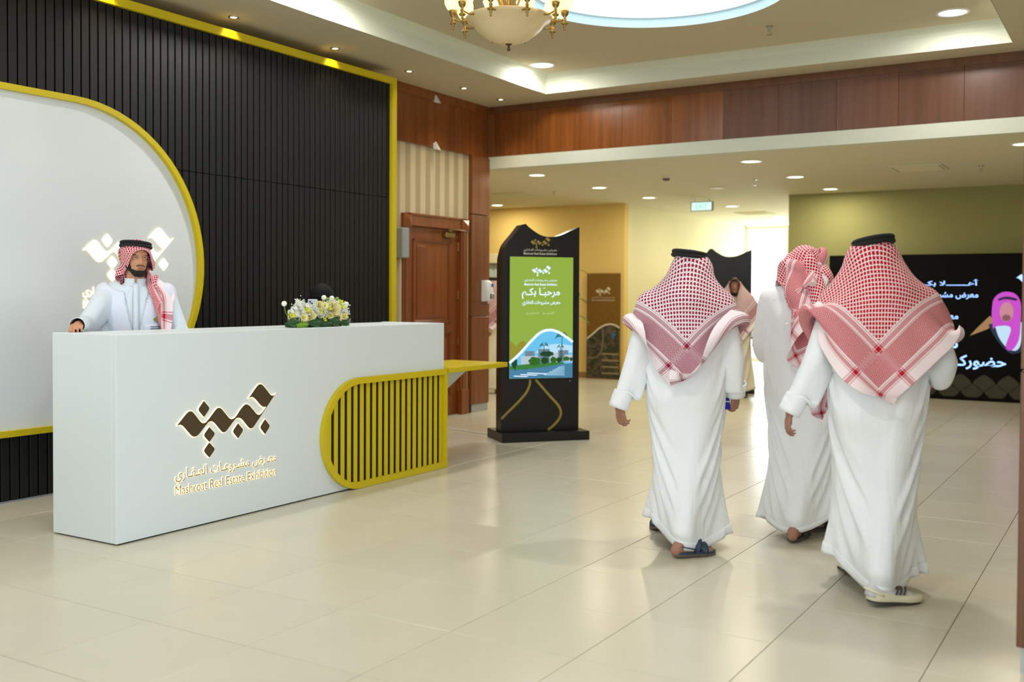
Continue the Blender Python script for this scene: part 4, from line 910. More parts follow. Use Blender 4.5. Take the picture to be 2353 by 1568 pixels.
big_leaf(-0.34, -0.20, 0.004, 0.040, M_LF2, 0.075, 0.075); big_leaf(-0.30, -0.12, 0.000, 0.055, M_LF3, 0.045, 0.085); big_leaf(-0.14, 0.02, 0.0, 0.045, M_LF2, 0.068, 0.095); big_leaf(-0.02, 0.12, 0.0, 0.05, M_LF2, 0.05, 0.10); big_leaf(0.08, 0.21, 0.0, 0.050, M_LF2, 0.080, 0.095); big_leaf(0.20, 0.34, 0.0, 0.045, M_LF2, 0.055, 0.09)
for y, z, a in ((-0.09, 0.16, 1.9), (-0.03, 0.15, 1.0), (0.20, 0.17, 0.7), (-0.27, 0.10, 2.6)):
    vs, fs = leaf_mesh(0.075, 0.017, 0.5); mb = MB(); mb.add([(0.07+y_*0.6, y+x*math.cos(a), z+x*math.sin(a)*0.8+zz_) for x, y_, zz_ in vs], fs); mb.build('small_leaf', M_LF3, FA, smooth=True)

# phone in the seated person's hands, and the stool
PH = thing('phone', 'pale phone in a clear case held up behind the flowers', 'phone', (-5.565, 6.19, 1.245)); PH.rotation_euler = (R(12), 0, math.atan2(0.75, 0.66))
MB().box((-0.037, -0.005, 0), (0.037, 0.005, 0.152), bev=0.004).build('case', mat('pale_blue_case', (206, 220, 232), rough=0.3), PH)
for x, z in ((-0.020, 0.134), (-0.006, 0.118)): MB().tube([(x, -0.004, z), (x, -0.008, z)], 0.0075, n=14).build('camera_lens', M_BEZEL, PH)
MB().add([(0.018+0.008*math.cos(t), -0.0056, 0.105+0.010*math.sin(t)) for t in np.linspace(0, 2*pi, 12, endpoint=False)], [tuple(range(12))]).build('sticker', mat('peach_sticker', (232, 180, 160)), PH)
ST = thing('stool', 'office stool under the person behind the flowers', 'stool', (-5.86, 6.58, 0))
MB().lathe([(0.004, 0.60), (0.19, 0.60), (0.20, 0.63), (0.19, 0.66), (0.004, 0.665)], n=28).build('seat', M_BLK, ST, smooth=True, auto=40); MB().tube([(0, 0, 0.05), (0, 0, 0.60)], 0.025, n=12).build('post', M_CHROME, ST, smooth=True)
for k in range(5): MB().tube([(0, 0, 0.07), (0.24*math.cos(k*2*pi/5), 0.24*math.sin(k*2*pi/5), 0.03)], [0.02, 0.015], n=8).build('foot', M_BLK, ST, smooth=True)
# blue tassel beads in the left walker's right hand
TS = thing('tassel', 'small bright blue tassel held by the walker in navy sandals', 'tassel', (-1.985, 5.665, 0.86))
M_TBL = mat('bright_blue_thread', (20, 32, 170), rough=0.7)
MB().tube([(0, 0, 0.06), (0.004, 0, 0.03), (0, 0, 0)], 0.005, n=6).build('cord', M_TBL, TS, smooth=True)
MB().lathe([(0.004, 0.01), (0.010, 0.0), (0.012, -0.020), (0.018, -0.060), (0.004, -0.062)], n=12).build('fringe', M_TBL, TS, smooth=True); MB().lathe([(0.004, -0.012), (0.013, -0.014), (0.013, -0.020), (0.004, -0.022)], n=12).build('band', M_PLAST, TS, smooth=True)
# ------------------------------------------------------------------ cloth: position-based, numpy
class Cloth:
    def __init__(s, P, edges, rest=None, stiff=None, pins=None):
        s.P = np.array(P, float); s.E = np.array(edges, int)
        s.rest = np.linalg.norm(s.P[s.E[:, 0]]-s.P[s.E[:, 1]], axis=1) if rest is None else np.array(rest, float)
        st = np.ones(len(s.E)) if stiff is None else np.array(stiff, float)
        s.w = np.ones(len(s.P)); s.V = np.zeros_like(s.P)
        if pins is not None: s.w[pins] = 0
        used = [0]*len(s.P); cols = []
        col = np.zeros(len(s.E), int)
        for k, (a, b) in enumerate(s.E.tolist()):
            m = used[a] | used[b]; c = 0
            while m >> c & 1: c += 1
            col[k] = c; used[a] |= 1 << c; used[b] |= 1 << c
        s.B = []
        for c in range(col.max()+1):
            q = np.where(col == c)[0]
            s.B.append((s.E[q, 0], s.E[q, 1], s.rest[q], st[q]))
    def solve(s):
        P, w = s.P, s.w
        for a, b, r, st in s.B:
            d = P[a]-P[b]; L = np.sqrt((d*d).sum(1))+1e-9
            wa = w[a]; wb = w[b]; k = (L-r)/L*st/(wa+wb+1e-9)
            # bend links (stiff < 1) only push apart
            k = np.where((st < 0.5) & (k > 0), 0, k)
            d *= k[:, None]
            P[a] -= d*wa[:, None]; P[b] += d*wb[:, None]
    def collide(s, caps, thick, fr):
        P = s.P
        for c in caps:
            a, ra, b, rb = c[:4]; sc = c[4] if len(c) > 4 else None
            a = np.array(a, float); b = np.array(b, float); ab = b-a; L2 = ab@ab+1e-9
            if sc is not None:      # squashed in y about the axis (flat torso)
                Q = P.copy(); m = (a[1]+b[1])/2; Q[:, 1] = m+(P[:, 1]-m)/sc
            else: Q = P
            t = np.clip((Q-a)@ab/L2, 0, 1); cc = a+t[:, None]*ab; r = ra+t*(rb-ra)+thick
            d = Q-cc; L = np.sqrt((d*d).sum(1))+1e-9; r = np.broadcast_to(r, L.shape); hit = (L < r) & (s.w > 0)
            if not hit.any(): continue
            nq = cc[hit]+d[hit]/L[hit, None]*r[hit, None]
            if sc is not None: nq[:, 1] = m+(nq[:, 1]-m)*sc
            P[hit] = nq
            s.fric[hit] = np.maximum(s.fric[hit], fr if len(c) < 6 else c[5])
        if getattr(s, 'hold', None) is not None:      # gathered cloth stays within a sleeve-shaped envelope
            zmin, a, ra, b, rb, off = s.hold
            ab = b-a; t = np.clip((P-a)@ab/(ab@ab), 0, 1); cc = a+t[:, None]*ab; r = ra+t*(rb-ra)+off
            d = P-cc; L = np.sqrt((d*d).sum(1))+1e-9; hit = (L > r) & (P[:, 2] > zmin) & (s.w > 0)
            P[hit] = cc[hit]+d[hit]/L[hit, None]*(r[hit, None]*0.3+L[hit, None]*0.7)
    def run(s, steps, caps, thick=0.006, fr=0.5, iters=8, g=-9.8, dt=1/60, damp=0.97, wind=None, tether=None):
        for it in range(steps):
            for (ti, way, rel) in getattr(s, 'goals', []):
                e = 0; done = True
                for (tp, n0) in way:
                    e += n0
                    if it < e: s.P[ti] += (np.array(tp)-s.P[ti])*(1.0/max(1, e-it)); s.V[ti] = 0; done = False; break
                if done and rel: s.w[ti] = 1.0
            s.V[:, 2] += g*dt
            if wind is not None: s.V += np.array(wind)*dt
            s.V *= damp; old = s.P.copy()
            s.P += s.V*dt*s.w[:, None]
            s.fric = np.zeros(len(s.P))
            for k in range(iters):
                s.solve()
                if k % 2 == 1: s.collide(caps, thick, fr)
            if tether is not None:
                A, Lm = tether; d = s.P-s.P[A]; L = np.sqrt((d*d).sum(1))+1e-9; m = (L > Lm) & (s.w > 0)
                s.P[m] = s.P[A[m]]+d[m]/L[m, None]*Lm[m, None]
            s.P[:, 2] = np.maximum(s.P[:, 2], 0.012)
            d = (s.P-old)
            s.P -= d*(s.fric*0.9)[:, None]*(s.w > 0)[:, None]
            s.V = (s.P-old)/dt
            sp = np.linalg.norm(s.V, axis=1); m = sp > 3; s.V[m] *= (3/sp[m])[:, None]
        return s.P

def grid_links(idx, wrap=False):
    """structural, shear and bend links for an index grid (-1 = no particle)"""
    n, m = idx.shape; E = []; st = []
    def lk(di, dj, k):
        for i in range(n):
            for j in range(m):
                a = idx[i, j]; i2 = i+di; j2 = j+dj
                if wrap: j2 %= m
                if i2 < 0 or i2 >= n or j2 < 0 or j2 >= m: continue
                b = idx[i2, j2]
                if a >= 0 and b >= 0: E.append((a, b)); st.append(k)
    lk(1, 0, 1.0); lk(0, 1, 1.0); lk(1, 1, 0.7); lk(1, -1, 0.7); lk(2, 0, 0.3); lk(0, 2, 0.3)
    return E, st

def mesh_obj(name, V, F, m, parent=None, smooth=True, uv=None, thick=0.0, sub=0):
    me = D.meshes.new(name); me.from_pydata([tuple(q) for q in V], [], F)
    if uv is not None:
        l = me.uv_layers.new(name='UV'); vi = np.zeros(len(me.loops), int); me.loops.foreach_get('vertex_index', vi)
        l.data.foreach_set('uv', np.array(uv, float)[vi].ravel())
    for q in (m if isinstance(m, (list, tuple)) else [m]): me.materials.append(q)
    if smooth: me.polygons.foreach_set('use_smooth', [True]*len(me.polygons))
    o = link(name, me, parent)
    if thick:
        k = o.modifiers.new('solid', 'SOLIDIFY'); k.thickness = thick; k.offset = 1
    if sub:
        k = o.modifiers.new('sub', 'SUBSURF'); k.levels = sub; k.render_levels = sub
    return o

# ------------------------------------------------------------------ body: one continuous voxel-remeshed surface
def cone_mesh(mb, a, ra, b, rb, n=14, sc=None):
    a = np.array(a, float); b = np.array(b, float); T = b-a; L = np.linalg.norm(T)
    if L < 1e-6: T = np.array([0, 0, 1.0]); L = 1e-6
    T = T/np.linalg.norm(T)
    ref = np.array([0, 1.0, 0]) if abs(T[1]) < 0.8 else np.array([1.0, 0, 0])
    x = np.cross(ref, T); x /= np.linalg.norm(x); y = np.cross(T, x)
    prof = [(ra*math.sin(t), -ra*math.cos(t)) for t in np.linspace(0.25, pi/2, 4)]+[(rb*math.sin(t), L-rb*math.cos(t)) for t in np.linspace(pi/2, pi-0.25, 4)]
    vs = []
    for r, h in prof:
        for q in range(n):
            t = 2*pi*q/n; vs.append(a+T*h+r*(math.cos(t)*x+math.sin(t)*y))
    k = len(prof)
    fs = [(i*n+q, i*n+(q+1) % n, (i+1)*n+(q+1) % n, (i+1)*n+q) for i in range(k-1) for q in range(n)]
    fs += [tuple(range(n-1, -1, -1)), tuple(range((k-1)*n, k*n))]
    if sc is not None:
        m = (a[1]+b[1])/2; vs = [np.array([v[0], m+(v[1]-m)*sc, v[2]]) for v in vs]
    mb.add(vs, fs)

def hand_caps(w, d, up, side, curl=0.5, scale=1.0, thumb_out=0.5, spread=0.12):
    """w wrist, d pointing direction of the hand, up = back-of-hand normal, side = towards the thumb"""
    d = np.array(d, float); d /= np.linalg.norm(d); up = np.array(up, float); up -= d*(up@d); up /= np.linalg.norm(up)
    th = np.cross(up, d)*side; s = scale; C = []
    w = np.array(w, float)
    kn = []
    for k in range(4):
        lat = (0.030-0.020*k)*s
        p = w+d*(0.085-0.006*abs(k-1))*s+th*lat; kn.append(p)
        C.append((w+th*lat*0.6+d*0.01*s, 0.0125*s, p, 0.0105*s))
    C.append((w-d*0.02*s, 0.024*s, w+d*0.03*s, 0.021*s))
    C.append((kn[0]-up*0.004, 0.010*s, kn[3]-up*0.004, 0.009*s))
    Ls = (0.070, 0.078, 0.072, 0.056)
    for k in range(4):
        p = kn[k]; dd = d+th*(spread*(1.2-k)*0.8); dd /= np.linalg.norm(dd); c = curl*(0.75+0.18*k); ang = 0.35*c; L = Ls[k]*s
        for seg, (fr, r0, r1) in enumerate(((0.46, 0.0088, 0.0080), (0.30, 0.0080, 0.0072), (0.24, 0.0072, 0.0060))):
            dir_ = dd*math.cos(ang)-up*math.sin(ang); q = p+dir_*L*fr
            C.append((p, r0*s, q, r1*s)); p = q; ang += 0.95*c
    b = w+d*0.022*s+th*0.020*s
    t1 = b+(d*0.6+th*0.75*thumb_out*1.6-up*0.35)*0.038*s; t2 = t1+(d*0.85+th*0.3*thumb_out-up*0.3)*0.030*s; t3 = t2+(d*0.95-up*0.25)*0.022*s
    C += [(b, 0.0150*s, t1, 0.0115*s), (t1, 0.0115*s, t2, 0.0098*s), (t2, 0.0098*s, t3, 0.0080*s)]
    return C

def foot_caps(ank, toe, s=1.0):
    a = np.array(ank, float); t = np.array(toe, float); d = t-a; d[2] = 0; L = np.linalg.norm(d); d /= L; sd = np.array([-d[1], d[0], 0])
    heel = a-d*0.045*s; heel[2] = a[2]-0.055*s
    ball_ = t-d*0.055; C = [(a, 0.036*s, heel, 0.031*s), (a, 0.034*s, ball_+np.array([0, 0, 0.008]), 0.024*s), (heel, 0.029*s, ball_, 0.024*s)]
    for k, q in enumerate((0.026, 0.010, -0.004, -0.018, -0.030)):
        C.append((ball_+sd*q*0.9, 0.017*s, t+sd*q-d*0.007*abs(k), (0.0115 if k == 0 else 0.0085)*s))
    return C

def body_mesh(name, caps, m, parent=None, voxel=0.006, smooth=2, post=None):
    mb = MB()
    for c in caps: cone_mesh(mb, c[0], c[1], c[2], c[3], sc=(c[4] if len(c) > 4 else None))
    me = D.meshes.new(name); me.from_pydata(mb.v, [], mb.f)
    o = D.objects.new(name, me); COL.objects.link(o)
    k = o.modifiers.new('r', 'REMESH'); k.mode = 'VOXEL'; k.voxel_size = voxel
    k = o.modifiers.new('s', 'SMOOTH'); k.factor = 0.5; k.iterations = smooth
    dg = bpy.context.evaluated_depsgraph_get(); ev = D.meshes.new_from_object(o.evaluated_get(dg))
    D.objects.remove(o); D.meshes.remove(me)
    ev.name = name; ev.materials.clear(); ev.materials.append(m)
    ev.polygons.foreach_set('use_smooth', [True]*len(ev.polygons))
    return link(name, ev, parent)

def lerp(a, b, t): return np.array(a, float)+(np.array(b, float)-np.array(a, float))*t

def make_pose(H=1.74, hip=(0, 0), footL=(-0.12, 0.2), footR=(0.12, -0.15), toeL=None, toeR=None, liftL=0, liftR=0,
              elbL=None, wrL=None, elbR=None, wrR=None, head=(0, 0), headz=0.0, look=0.0, shrug=0.0, lean=(0, 0), girth=1.0, shw=0.195):
    """joints in the person's own frame (x right, y ahead, z up)"""
    J = {}
    s = H/1.74
    J['hip'] = np.array([hip[0], hip[1], 0.93*s])
    J['chest'] = np.array([hip[0]+lean[0]*0.6, hip[1]+lean[1]*0.6, 1.27*s])
    J['neck'] = np.array([hip[0]+lean[0], hip[1]+lean[1], 1.45*s])
    J['head'] = np.array([hip[0]+head[0], hip[1]+head[1]+0.02, 1.60*s+headz])
    for sd, S in ((-1, 'L'), (1, 'R')):
        J['sh'+S] = np.array([J['neck'][0]+sd*shw*s, J['neck'][1], 1.41*s+shrug])
        J['hj'+S] = np.array([hip[0]+sd*0.09*s, hip[1], 0.90*s])
        f = footL if S == 'L' else footR; lf = liftL if S == 'L' else liftR
        t = toeL if S == 'L' else toeR
        J['an'+S] = np.array([f[0], f[1], 0.085+lf])
        J['toe'+S] = np.array([t[0], t[1], 0.026])
        mid = (J['hj'+S]+J['an'+S])/2; J['kn'+S] = mid+np.array([0, 0.045, 0.02])
    for S, e, w, sd in (('L', elbL, wrL, -1), ('R', elbR, wrR, 1)):
        J['el'+S] = np.array(e if e is not None else J['sh'+S]+np.array([sd*0.07, 0, -0.28]))
        J['wr'+S] = np.array(w if w is not None else J['el'+S]+np.array([0, 0.08, -0.25]))
    J['girth'] = girth; J['s'] = s; J['look'] = look
    return J

def body_caps(J, hands=True, feet=True):
    g = J['girth']; s = J['s']; C = []
    ch, hp, nk, hd = J['chest'], J['hip'], J['neck'], J['head']
    C.append((hp+[0.06*s, 0, 0.0], 0.125*s*g, ch+[0.055*s, 0, 0.02], 0.130*s*g, 0.82))
    C.append((hp-[0.06*s, 0, 0.0], 0.125*s*g, ch-[0.055*s, 0, -0.02], 0.130*s*g, 0.82))
    C.append((J['shL']-[-0.02, 0, 0.02], 0.062*s, J['shR']-[0.02, 0, 0.02], 0.062*s))
    C.append((ch, 0.13*s*g, nk-[0, 0, 0.06], 0.085*s, 0.85))
    C.append((nk-[0, 0, 0.05], 0.066*s, hd-[0, 0.02, 0.07], 0.056*s))
    for S in 'LR':
        C.append((J['sh'+S], 0.055*s, J['el'+S], 0.042*s)); C.append((J['el'+S], 0.042*s, J['wr'+S], 0.027*s))
        C.append((J['hj'+S], 0.088*s*g, J['kn'+S], 0.060*s)); C.append((J['kn'+S], 0.058*s, J['an'+S], 0.038*s))
    C.append((hp+[-0.055, -0.012, -0.05], 0.105*s, hp+[0.055, -0.012, -0.05], 0.105*s))
    return C
def head_caps(J):
    hd = J['head']; a = J['look']; f = np.array([math.sin(a), math.cos(a), 0]); r = np.array([math.cos(a), -math.sin(a), 0]); z = np.array([0, 0, 1.0])
    C = [(hd+f*0.018+z*0.045, 0.078, hd-f*0.028+z*0.038, 0.078), (hd+f*0.035-z*0.02, 0.062, hd+f*0.045-z*0.06, 0.045),
         (hd+f*0.055-z*0.085+r*0.012, 0.028, hd+f*0.055-z*0.085-r*0.012, 0.028),
         (hd+f*0.03-z*0.06+r*0.045, 0.026, hd+f*0.05-z*0.085+r*0.02, 0.025), (hd+f*0.03-z*0.06-r*0.045, 0.026, hd+f*0.05-z*0.085-r*0.02, 0.025),
         (hd+f*0.092+z*0.010, 0.008, hd+f*0.112-z*0.028, 0.0125), (hd+f*0.096-z*0.031+r*0.012, 0.0075, hd+f*0.096-z*0.031-r*0.012, 0.0075)]
    for sd in (-1, 1):
        C.append((hd+r*sd*0.077-f*0.012+z*0.012, 0.010, hd+r*sd*0.073-f*0.004-z*0.028, 0.009))
        C.append((hd+r*sd*0.083-f*0.020+z*0.014, 0.008, hd+r*sd*0.080-f*0.014-z*0.012, 0.008))
    return C
# ------------------------------------------------------------------ cloth materials
def mat_ghutra(name, red, light, check=0.012, dens=0.5):
    """headscarf weave in metres over UV: checks inside, striped borders, zig-zag band, white margin"""
    m = D.materials.new(name); m.use_nodes = True; N = NT(m)
    tc = N.n('ShaderNodeUVMap'); sp = N.n('ShaderNodeSeparateXYZ'); N.L(tc.outputs[0], sp.inputs[0])
    U, V = sp.outputs[0], sp.outputs[1]
    M = N.math
    S = 1.30
    def edge(c): return M('MINIMUM', c, M('SUBTRACT', S, c))
    du, dv = edge(U), edge(V)
    def band(d, a, b): return M('MULTIPLY', M('GREATER_THAN', d, a), M('LESS_THAN', d, b))
    def stripes(d):
        s = M('MAXIMUM', band(d, 0.060, 0.078), M('MAXIMUM', band(d, 0.052, 0.055), band(d, 0.082, 0.085)))
        t = M('MAXIMUM', band(d, 0.205, 0.226), M('MAXIMUM', band(d, 0.196, 0.200), band(d, 0.231, 0.235)))
        return M('MAXIMUM', s, t)
    su, sv = stripes(du), stripes(dv)
    dm = M('MINIMUM', du, dv)
    inside = M('GREATER_THAN', dm, 0.24)
    herr = M('MULTIPLY', band(dm, 0.092, 0.194), 1.0)
    # the diagonal coordinates make the dotted checks
    def per(x, p): return M('FRACT', M('DIVIDE', x, p))
    a = per(M('MULTIPLY', M('ADD', U, V), 0.7071), check); b = per(M('MULTIPLY', M('SUBTRACT', U, V), 0.7071), check*0.8)
    ck = M('MULTIPLY', M('GREATER_THAN', a, 1-dens-0.12), M('GREATER_THAN', b, 1-dens-0.12))
    tw = per(U, check*0.5)
    ck = M('MAXIMUM', ck, M('MULTIPLY', M('LESS_THAN', tw, 0.22), 0.55))
    # zig-zag
    zz = per(M('ADD', U, M('MULTIPLY', M('PINGPONG', V, 0.008), 1.0)), 0.0085)
    hz = M('MULTIPLY_ADD', M('GREATER_THAN', zz, 0.40), 0.66, 0.30)
    f = M('MULTIPLY', inside, ck)
    f = M('MAXIMUM', f, M('MULTIPLY', herr, hz))
    st = M('ADD', M('MULTIPLY', su, 0.62), M('MULTIPLY', sv, 0.62))
    f = M('MINIMUM', M('MAXIMUM', M('MULTIPLY', f, M('SUBTRACT', 1.0, M('MULTIPLY', M('MINIMUM', st, 1.0), 0.6))), st), 1.0)
    col = N.mix(f, srgb(light), srgb(red))
    N.L(col, N.b.inputs['Base Color'])
    N.b.inputs['Roughness'].default_value = 0.85
    N.b.inputs['Specular IOR Level'].default_value = 0.2
    return m

def mat_cloth(name, rgb, rough=0.75, bump=0.004, scale=9.0, stretch=(1, 1, 0.35), trans=0.0):
    """woven cotton with soft pressed creases as relief"""
    if name in MATS: return MATS[name]
    m = D.materials.new(name); m.use_nodes = True; N = NT(m)
    tc = N.n('ShaderNodeTexCoord'); mp = N.n('ShaderNodeMapping'); mp.inputs['Scale'].default_value = stretch
    N.L(tc.outputs['Object'], mp.inputs['Vector'])
    no = N.n('ShaderNodeTexNoise'); no.inputs['Scale'].default_value = scale; no.inputs['Detail'].default_value = 3; no.inputs['Distortion'].default_value = 0.6
    N.L(mp.outputs[0], no.inputs['Vector'])
    r = N.math('ABSOLUTE', N.math('SUBTRACT', no.outputs['Fac'], 0.5))
    bp = N.n('ShaderNodeBump'); bp.inputs['Distance'].default_value = bump; bp.inputs['Strength'].default_value = 1.0
    N.L(r, bp.inputs['Height']); N.L(bp.outputs[0], N.b.inputs['Normal'])
    N.b.inputs['Base Color'].default_value = (*srgb(rgb), 1)
    N.b.inputs['Roughness'].default_value = rough
    N.b.inputs['Specular IOR Level'].default_value = 0.25
    MATS[name] = m; return m

M_SKIN = mat('skin', (158, 112, 92), rough=0.55, var=0.08, bump=0.0006, bscale=60)
M_THOBE = mat_cloth('white_cotton', (236, 239, 243), rough=0.6, bump=0.030, scale=4.2)
M_GH_RED = mat_ghutra('red_white_headscarf', (186, 14, 38), (246, 228, 232), 0.0175, 0.60)
M_GH_MAR = mat_ghutra('maroon_white_headscarf', (146, 24, 56), (244, 232, 238), 0.0200, 0.50)
M_BLACKCORD = mat('black_cord', (16, 16, 18), rough=0.8, bump=0.001, bscale=300)

# ------------------------------------------------------------------ garments
def torso_col(J, thick=0.0):
    g = J['girth']; s = J['s']
    ch, hp, nk = J['chest'], J['hip'], J['neck']
    C = [(hp+[0.07*s, 0, -0.05], (0.125*s+thick)*g, ch+[0.065*s, 0, 0.02], (0.130*s+thick)*g, 0.88),
         (hp-[0.07*s, 0, 0.05], (0.125*s+thick)*g, ch-[0.065*s, 0, -0.02], (0.130*s+thick)*g, 0.88),
         (J['shL']-[-0.01, 0, 0.012], 0.066*s, J['neck']-[0.03, 0, 0.03], 0.070*s), (J['shR']-[0.01, 0, 0.012], 0.066*s, J['neck']-[-0.03, 0, 0.03], 0.070*s),
         (nk-[0, 0, 0.08], 0.070*s, J['head']-[0, 0.02, 0.07], 0.060*s)]
    for S in 'LR':
        C.append((J['hj'+S], 0.10*s*g, J['kn'+S], 0.072*s)); C.append((J['kn'+S], 0.070*s, J['an'+S]+[0, 0, 0.05], 0.055*s))
    return C

def make_thobe(J, hem_c=(0, 0), hem_dir=(0.3, 1), hem_a=0.30, hem_b=0.20, hem_z=0.07, hem_tilt=(0, 0), m=None, parent=None, steps=45, wind=None, chest_w=0.235, waist_w=0.225, depth=0.155, belly=0.0, nring=84, seg=128, extra=None, slack=0.035, shf=1.0):
    s = J['s']; nk, ch, hp = J['neck'], J['chest'], J['hip']
    hd = np.array(hem_dir, float); hd /= np.linalg.norm(hd)
    keys = [  # z, cx, cy, ax, ay
        (1.475*s, nk[0], nk[1]-0.005, 0.072, 0.070), (1.455*s, nk[0], nk[1]-0.005, 0.100*shf, 0.082), (1.435*s, nk[0], nk[1], 0.138*shf, 0.094),
        (1.405*s, nk[0], nk[1], 0.182*shf, 0.108), (1.36*s, nk[0], nk[1], 0.215*shf, 0.125), (1.27*s, ch[0], ch[1], chest_w, depth),
        (1.10*s, (ch[0]+hp[0])/2, (ch[1]+hp[1])/2, waist_w, depth+belly), (0.92*s, hp[0], hp[1], waist_w+0.005, depth+0.02+belly)]
    zk = [k[0] for k in keys]
    ang = np.linspace(0, 2*pi, seg, endpoint=False)
    P = []; dist = 0; zs = [1.475*s]
    # arc-length-even rings: densify the shoulder
    zz = np.concatenate([np.linspace(1.475*s, 1.36*s, 14), np.linspace(1.36*s, hem_z, nring-13)[1:]])
    K = np.array(keys)[::-1]
    for z in zz:
        if z >= 0.92*s:
            row = [np.interp(z, K[:, 0], K[:, i]) for i in range(1, 5)]
            cx, cy, ax, ay = row
            x = cx+ax*np.sign(np.cos(ang))*np.abs(np.cos(ang))**0.9; y = cy+ay*np.sign(np.sin(ang))*np.abs(np.sin(ang))**0.9
        else:
            t = (0.92*s-z)/(0.92*s-hem_z); q = t*t*(3-2*t)*0.75+t*0.25
            c0 = np.array([hp[0], hp[1]]); c = c0+(np.array(hem_c)-c0)*q
            e0 = np.stack([keys[-1][3]*np.cos(ang), keys[-1][4]*np.sin(ang)])
            # hem ellipse parameterised by the same angle (world angle)
            pa = np.arctan2(hd[0], hd[1]); cs, sn = math.cos(pa), math.sin(pa)
            # local coords along (side, stride)
            th = ang+pa; e1 = np.stack([hem_b*np.cos(th)*cs+hem_a*np.sin(th)*sn, -hem_b*np.cos(th)*sn+hem_a*np.sin(th)*cs])
            e = e0*(1-q)+e1*q
            x = c[0]+e[0]; y = c[1]+e[1]
        q2 = max(0, (0.92*s-z)/(0.92*s-hem_z)); P.append(np.stack([x, y, z-q2*(np.cos(ang)*hem_tilt[0]+np.sin(ang)*hem_tilt[1])], 1))
    n = len(P); P = np.array(P).reshape(-1, 3); idx = np.arange(n*seg).reshape(n, seg)
    E, st = grid_links(idx, wrap=True)
    # cut wider than the body: the spare width falls into folds
    E = np.array(E); r0_ = np.linalg.norm(P[E[:, 0]]-P[E[:, 1]], axis=1)
    zr = P[E[:, 0], 2]; fz = 1+slack*np.clip((1.36*s-zr)/0.25, 0, 1)
    hoop = (E[:, 0]//seg == E[:, 1]//seg); r0_ = np.where(hoop, r0_*fz, r0_); diag = (~hoop) & ((E[:, 0]-E[:, 1]) % seg != 0); r0_ = np.where(diag, r0_*(1+(fz-1)*0.5), r0_)
    c = Cloth(P, E, rest=r0_, stiff=st, pins=list(range(seg*3)))
    c.P += rng.normal(0, 0.003, c.P.shape)*(c.w[:, None] > 0)
    G = P.reshape(n, seg, 3); dl = np.linalg.norm(np.diff(G, axis=0), axis=2); cum = np.concatenate([np.zeros((1, seg)), np.cumsum(dl, axis=0)])
    k0 = 15; A = np.tile(np.arange(seg)+k0*seg, n); Lm = np.abs(cum-cum[k0]).ravel()*1.002+0.002; Lm[:k0*seg] = 9
    caps = torso_col(J)
    if extra: caps = caps+extra
    V = c.run(steps, caps, thick=0.010, fr=0.35, iters=10, damp=0.95, wind=wind, tether=(A, Lm))
    F = [(idx[i, j], idx[i, (j+1) % seg], idx[i+1, (j+1) % seg], idx[i+1, j]) for i in range(n-1) for j in range(seg)]
    uv = np.stack([np.tile(ang, n), np.repeat(np.linspace(0, 1.4, n), seg)], 1)
    o = mesh_obj('thobe', V, [tuple(int(q) for q in f) for f in F], m or M_THOBE, parent, uv=uv, thick=0.003, sub=0)
    # stitched hem: a doubled band of cloth along the bottom edge
    k = max(2, int(0.055/((1.36*s-hem_z)/(nring-14)))); A = V.reshape(n, seg, 3)[-k-1:]
    ctr = A.mean(axis=(0, 1)); out = A-ctr; out[..., 2] = 0; out /= np.linalg.norm(out, axis=2)[..., None]
    B = (A+out*0.004).reshape(-1, 3); FF = [(i*seg+j, i*seg+(j+1) % seg, (i+1)*seg+(j+1) % seg, (i+1)*seg+j) for i in range(k) for j in range(seg)]
    mesh_obj('hem', B, FF, m or M_THOBE, parent, thick=0.0022)
    return V.reshape(n, seg, 3)

